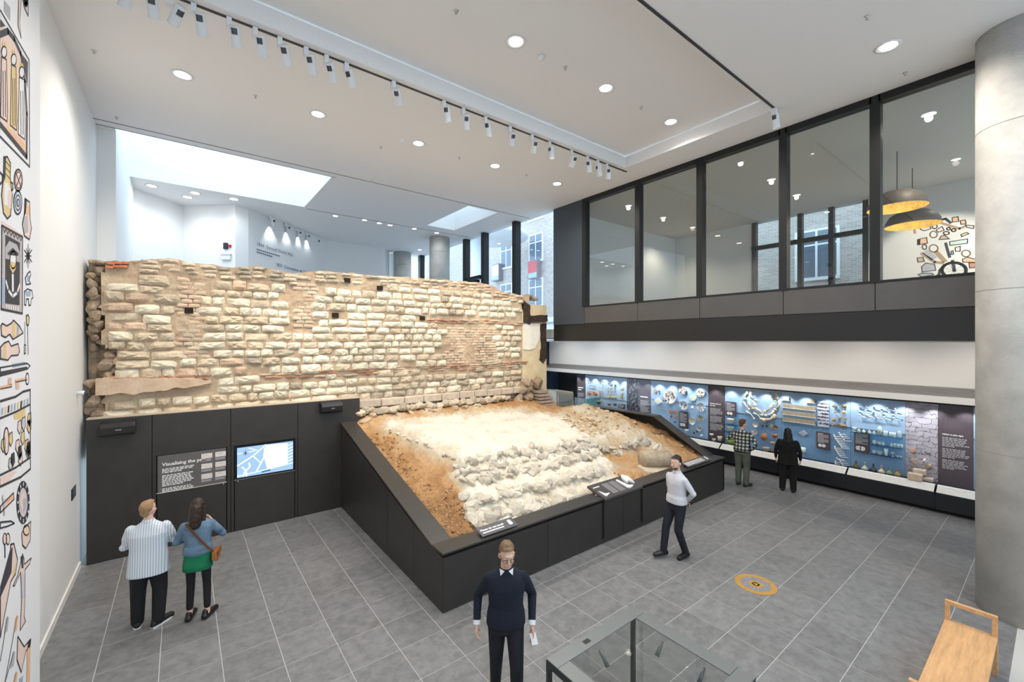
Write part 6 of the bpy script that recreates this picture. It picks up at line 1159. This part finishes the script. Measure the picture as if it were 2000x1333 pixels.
# shoes, awl, needle, blade, keys
b = 600
mu.shape(S(b, [(5,150),(15,130),(50,150),(85,130),(105,105),(150,150),(180,205),(135,235),(100,255),(75,215),(40,240),(10,225)]), PINK); mu.fill(S(b, [(95,115),(120,110),(115,245),(90,235)]), YEL, 2); mu.fill(S(b, [(130,140),(150,155),(145,225),(128,235)]), GRY, 2); mu.fill(S(b, [(14,145),(70,160),(70,210),(14,215)]), M('mural_peach', (.8,.6,.5)), 2)
mu.shape(S(b, [(0,320),(30,285),(65,270),(85,310),(140,290),(152,350),(140,380),(85,385),(60,420),(0,410)]), PINK); mu.fill(S(b, [(25,295),(50,282),(45,405),(20,408)]), YEL, 2); mu.fill(S(b, [(0,340),(12,330),(12,410),(0,405)]), GRY, 2); mu.shape(S(b, [(205,70),(220,62),(230,90),(222,145),(208,140)]), YEL); mu.line(S(b, [(216,145),(220,375)]), .012); mu.line(S(b, [(194,120),(196,290)]), .016, BLUE); mu.shape(S(b, [(190,300),(200,300),(200,365),(190,370)]), PAP)
mu.shape(S(b, [(0,480),(210,445),(235,465),(215,490),(0,545)]), PAP); mu.fill(S(b, [(0,510),(212,470),(215,490),(0,545)]), INK, 2); mu.fill(S(b, [(90,450),(190,432),(225,455),(95,482)]), BLUE, 2)
for x0 in (0, 120): mu.line(S(b, [(x0,640-x0*.45),(x0+90,622-x0*.45)]), .03, ORA, 2); mu.line(S(b, [(x0,648-x0*.45),(x0+90,630-x0*.45)]), .01); mu.fill(S(b, [(x0+ (62 if x0 == 0 else 2),560+x0*.28),(x0+(90 if x0 == 0 else 30),560+x0*.28),(x0+(90 if x0 == 0 else 30),615+x0*.28),(x0+(62 if x0 == 0 else 2),615+x0*.28)]), M('mural_rose', (.74,.48,.40)), 2)
mu.oval(213*K, b+568*K, 3, 11, PAP, .014)
# narrative panel of riders (a plain stand-in frieze)
mu.fill(S(b, [(0,745),(120,710),(180,670),(236,655),(238,1280),(160,1345),(0,1400)]), PAP, 0); mu.line(S(b, [(0,745),(120,710),(180,670),(236,655),(238,1280),(160,1345),(0,1420)]), .022); mu.line(S(b, [(0,880),(120,830),(236,770)]), .02); mu.line(S(b, [(0,1330),(120,1270),(236,1190)]), .02)
rm = random.Random(5)
for k in range(16): x = rm.uniform(5, 225); yb = 900+rm.random()*330-x*.25; mt = rm.choice((PINK, YEL, GRY, INK, M('mural_mauve', (.66,.6,.66)), INK)); mu.fill(S(b, [(x,yb),(x+22,yb-14),(x+26,yb+60),(x+10,yb+100),(x-6,yb+60)]), mt, 2); mu.line(S(b, [(x,yb),(x+22,yb-14),(x+26,yb+60),(x+10,yb+100),(x-6,yb+60)]), .01, lay=4, close=True)
mu.oval(45*K, b+1060*K, 5, 26, PINK, .014, lay=4); mu.fill(S(b, [(105,850),(195,800),(200,880),(110,890)]), YEL, 3); mu.fill(S(b, [(0,1350),(100,1300),(130,1300),(60,1390),(0,1410)]), PINK, 2)
for k in range(9): x = 10+k*25; mu.fill(S(b, [(x,800-k*9),(x+14,792-k*9),(x+10,850-k*9),(x-4,858-k*9)]), (BLUE, YEL, INK, GRY)[k % 4], 2)
# dagger, clock face, ring, blade, figure, horn, arrows, axe
b = 920; K = 90/290.
mu.shape(S(b, [(0,225),(82,140),(86,180),(0,265)]), PINK); mu.fill(S(b, [(30,180),(82,145),(84,170),(35,215)]), ORA, 2); mu.line(S(b, [(14,160),(26,275)]), .03, GRY); mu.oval(143*K, b+200*K, 12.5, 41, INK, .014); mu.oval(143*K, b+200*K, 9, 30, M('mural_mauve', (.66,.6,.66)), .01, lay=2); mu.fill(S(b, [(125,150),(150,130),(160,200),(135,260),(120,210)]), PINK, 5); mu.fill(S(b, [(140,180),(165,170),(160,240),(145,250)]), GRY, 6)
for k in range(12): a = k*PI/6; mu.line(S(b, [(143+33*math.cos(a), 200+108*math.sin(a)), (143+38*math.cos(a), 200+124*math.sin(a))]), .02, PAP, 6)
mu.shape(S(b, [(135,395),(150,360),(192,320),(188,440),(160,490),(140,470)]), PINK); mu.oval(163*K, b+375*K, 6, 10, M('mural_peach', (.8,.6,.5)), .012, lay=3); mu.shape(S(b, [(0,325),(65,318),(88,332),(40,352),(0,362)]), PAP); mu.fill(S(b, [(0,320),(66,315),(70,328),(0,335)]), BLUE, 2)
for x in (28, 48): mu.oval(x*K, b+430*K, 3.6, 11, PINK, .01)
mu.line(S(b, [(28,470),(30,545)]), .02); mu.shape(S(b, [(65,465),(85,460),(108,560),(95,650),(65,700),(0,1050),(0,780),(70,600)]), PINK, .016); mu.fill(S(b, [(62,500),(78,480),(70,640),(0,800),(0,730)]), INK, 2); mu.fill(S(b, [(85,620),(105,570),(95,655),(70,690)]), YEL, 2)
mu.shape(S(b, [(132,560),(140,525),(150,560),(150,590),(195,550),(185,585),(155,625),(155,805),(150,920),(158,950),(125,1005),(128,950),(135,800),(128,640),(90,725),(80,725),(110,660)]), PINK, .012); mu.fill(S(b, [(128,540),(145,535),(145,615),(134,615)]), INK, 2); mu.fill(S(b, [(130,650),(152,650),(152,805),(130,800)]), M('mural_mauve', (.66,.6,.66)), 2)
for x0, y0, x1, y1 in ((45,920,0,1200),(105,915,30,1330),(85,1140,30,1333),(100,1270,85,1333)): mu.line(S(b, [(x0,y0),(x1,y1)]), .012); mu.fill(S(b, [(x0-8,y0+10),(x0+10,y0),(x0,y0+90),(x0-22,y0+110)]), ORA if x0 > 90 else GRY, 2)
mu.shape(S(b, [(110,1045),(150,1110),(192,1060),(190,1090),(160,1140),(132,1270),(105,1190)]), PINK); mu.fill(S(b, [(170,1110),(190,1095),(186,1333),(165,1333)]), ORA, 2); mu.fill(S(b, [(172,1080),(192,1060),(188,1110),(172,1120)]), INK, 3); mu.fill(S(b, [(120,1310),(145,1290),(140,1333),(120,1333)]), BLUE, 2)
# bicycle-and-tools mural in the upper room
K = 1.; m2 = Mural(bpy.data.objects['wall_upper_mural'], 17.0, -1); u = lambda x, y: (1720+x/7.016, 370+y/7.016)
def V(*p): return [u(*q_) for q_ in p]
m2.line([u(1005+165*math.cos(k*PI/14), 1110+105*math.sin(k*PI/14)) for k in range(29)], .07)
for k in range(9): a = k*PI/4.5; m2.line(V((1005,1115),(1005+155*math.cos(a),1110+98*math.sin(a))), .015, GRY)
m2.line(V((795,1200),(810,1110),(870,1040),(980,1000)), .06); m2.line(V((985,980),(1010,1120)), .07); m2.line(V((890,740),(945,930)), .06); m2.line(V((470,600),(460,540),(520,450),(640,410),(760,440),(1080,540),(1150,510)), .06, M('mural_umber', (.42,.28,.18), .8)); m2.line(V((800,420),(890,405),(960,460)), .06); m2.line(V((760,860),(880,985)), .1, M('mural_umber', (.42,.28,.18))); m2.line(V((560,880),(740,1000),(850,1010)), .07, M('mural_umber', (.42,.28,.18))); m2.line(V((620,860),(720,940)), .14, GRY)
for pts, mt in ((((550,480),(650,455),(690,540),(600,570),(545,550)),PINK),(((980,390),(1060,375),(1070,440),(985,450)),ORA),(((1090,430),(1160,420),(1170,475),(1100,480)),ORA),(((540,680),(630,660),(640,740),(535,755)),ORA),(((505,690),(535,685),(530,760),(505,760)),INK),(((760,560),(840,510),(870,560),(790,590)),PINK),(((800,690),(830,640),(880,630),(940,680)),M('mural_tan',(.55,.40,.28))),(((1100,620),(1180,590),(1210,610),(1110,650)),YEL),(((1120,960),(1190,930),(1300,960),(1310,1000),(1130,1000)),ORA),(((1210,1010),(1310,1005),(1310,1070),(1220,1080)),M('mural_brick',(.55,.25,.15))),(((560,1060),(620,1010),(740,1030),(755,1110),(570,1135)),GRY),(((620,1200),(700,1195),(710,1235),(600,1240)),ORA),(((500,940),(580,930),(600,990),(510,1000)),M('mural_tan',(.55,.40,.28))),(((965,850),(990,840),(1000,890),(965,895)),M('mural_teal',(.2,.42,.38))),(((1020,800),(1090,780),(1090,850),(1025,850)),PINK),(((945,720),(1190,680),(1190,740),(950,770)),M('mural_mint',(.55,.66,.6))),(((510,1170),(560,1150),(700,1150),(730,1170),(560,1200)),GRY),(((1160,490),(1280,500),(1270,540),(1180,520)),PINK)): m2.fill(V(*pts), mt, 1); m2.line(V(*pts), .022, lay=3, close=True)
for cx, cy, rx, ry in ((725,620,50,45),(740,510,35,30),(725,810,60,50),(600,790,30,35),(1000,560,30,20),(930,540,25,18),(1170,880,60,45),(790,1200,35,30),(900,600,40,22)): m2.line([u(cx+rx*math.cos(k*PI/7), cy+ry*math.sin(k*PI/7)) for k in range(15)], .03, M('mural_umber', (.42,.28,.18)))
# ================================================================ OUTSIDE: BUILDING ACROSS THE STREET
def brickmat(name, c1, c2, mo, sc_=1.):
    m = bpy.data.materials.new(name); m.use_nodes = True; N = m.node_tree.nodes; L = m.node_tree.links; b = N['Principled BSDF']; b.inputs['Roughness'].default_value = .9
    tc = N.new('ShaderNodeTexCoord'); se = N.new('ShaderNodeSeparateXYZ'); cb = N.new('ShaderNodeCombineXYZ'); L.new(tc.outputs['Object'], se.inputs[0]); L.new(se.outputs['Y'], cb.inputs['X']); L.new(se.outputs['Z'], cb.inputs['Y']); t = N.new('ShaderNodeTexBrick'); t.inputs['Scale'].default_value = sc_; t.inputs['Brick Width'].default_value = .23; t.inputs['Row Height'].default_value = .075; t.inputs['Mortar Size'].default_value = .008
    t.inputs['Color1'].default_value = (*c1,1); t.inputs['Color2'].default_value = (*c2,1); t.inputs['Mortar'].default_value = (*mo,1); L.new(cb.outputs[0], t.inputs['Vector']); L.new(t.outputs['Color'], b.inputs['Base Color']); MATS[name] = m; return m
BX = 20.; ob = thing('brick_building', 'brown brick building with white sash windows across the street', 'building', (BX, 20, 0)); 
def OB(o): o.matrix_parent_inverse = Matrix.Translation((-BX, -20, 0)); return o
OB(MB().box(BX, BX+.5, -6, 46, 0, 16).build('facade', brickmat('street_brick', (.33,.27,.24), (.45,.39,.35), (.55,.53,.5)), ob)); OB(MB().box(BX-.06, BX, -6, 46, 0, 5.2).build('stone_base', M('pale_stucco', (.62,.62,.60), .9), ob)); OB(MB().box(BX-.25, BX, -6, 46, 5.2, 5.5).build('string_course', M('pale_stucco2', (.68,.68,.66), .9), ob))
WFR = M('white_sash', (.8,.8,.8), .5); WGL = M('sash_glass', (.10,.14,.19), .1, spec=.8)
for Y in (6.0, 9.2, 14.3, 19.2, 23.0, 26.5, 31.0):
    for z0 in (6.4, 9.6, 12.6, 2.2):
        wn = OB(MB().box(BX-.08, BX+.02, Y-.75, Y+.75, z0-.08, z0+1.95).build('sash_window', WFR, ob))
        for a, b_ in ((-.66,-.04),(.04,.66)):
            for c_, d_ in ((.05,1.3),(1.37,1.87)): MB().box(BX-.085, BX-.06, Y+a, Y+b_, z0+c_, z0+d_).build('pane', WGL, wn)
# white curved canopy and poster boxes on that facade
tag(MB().lathe([(0,.0),(2.7,.0),(2.8,.12),(2.8,.35),(0,.4)], 48).build('canopy', M('white_canopy', (.8,.8,.8), .6), None, True, (16.6, 24.2, 10.9)), 'white rounded canopy over the street outside the gallery windows', 'canopy')
tag(MB().lathe([(.4,4.3),(.4,10.9)], 24).build('canopy_post', M('pale_post', (.6,.64,.68), .5), None, True, (15.6, 24.0, 0)), 'pale round post holding up the white street canopy', 'post')
for px, py, c_, lb in ((1042,527,(.62,.12,.12),'red and white poster box on the brick facade'),(969,533,(.75,.75,.75),'white poster box on the brick facade')):
    x, y = ray(px); Yp = (BX-.3)*y/x; z = EYE-(py-666.5)*(BX-.3)/x; t = thing('poster_box', lb, 'poster', (BX-.3, Yp, z), group='street posters'); MB().box(-.1, .3, -.5, .5, -.65, .65).build('box', M('poster_frame', (.25,.2,.22), .5), t); MB().box(-.11, -.1, -.44, .44, -.58, .58).build('poster_sheet', M('poster_%d' % px, c_, .6), t); MB().box(-.113, -.11, -.44, .44, -.58, -.25).build('poster_foot', M('poster_blue', (.35,.5,.7), .6), t)
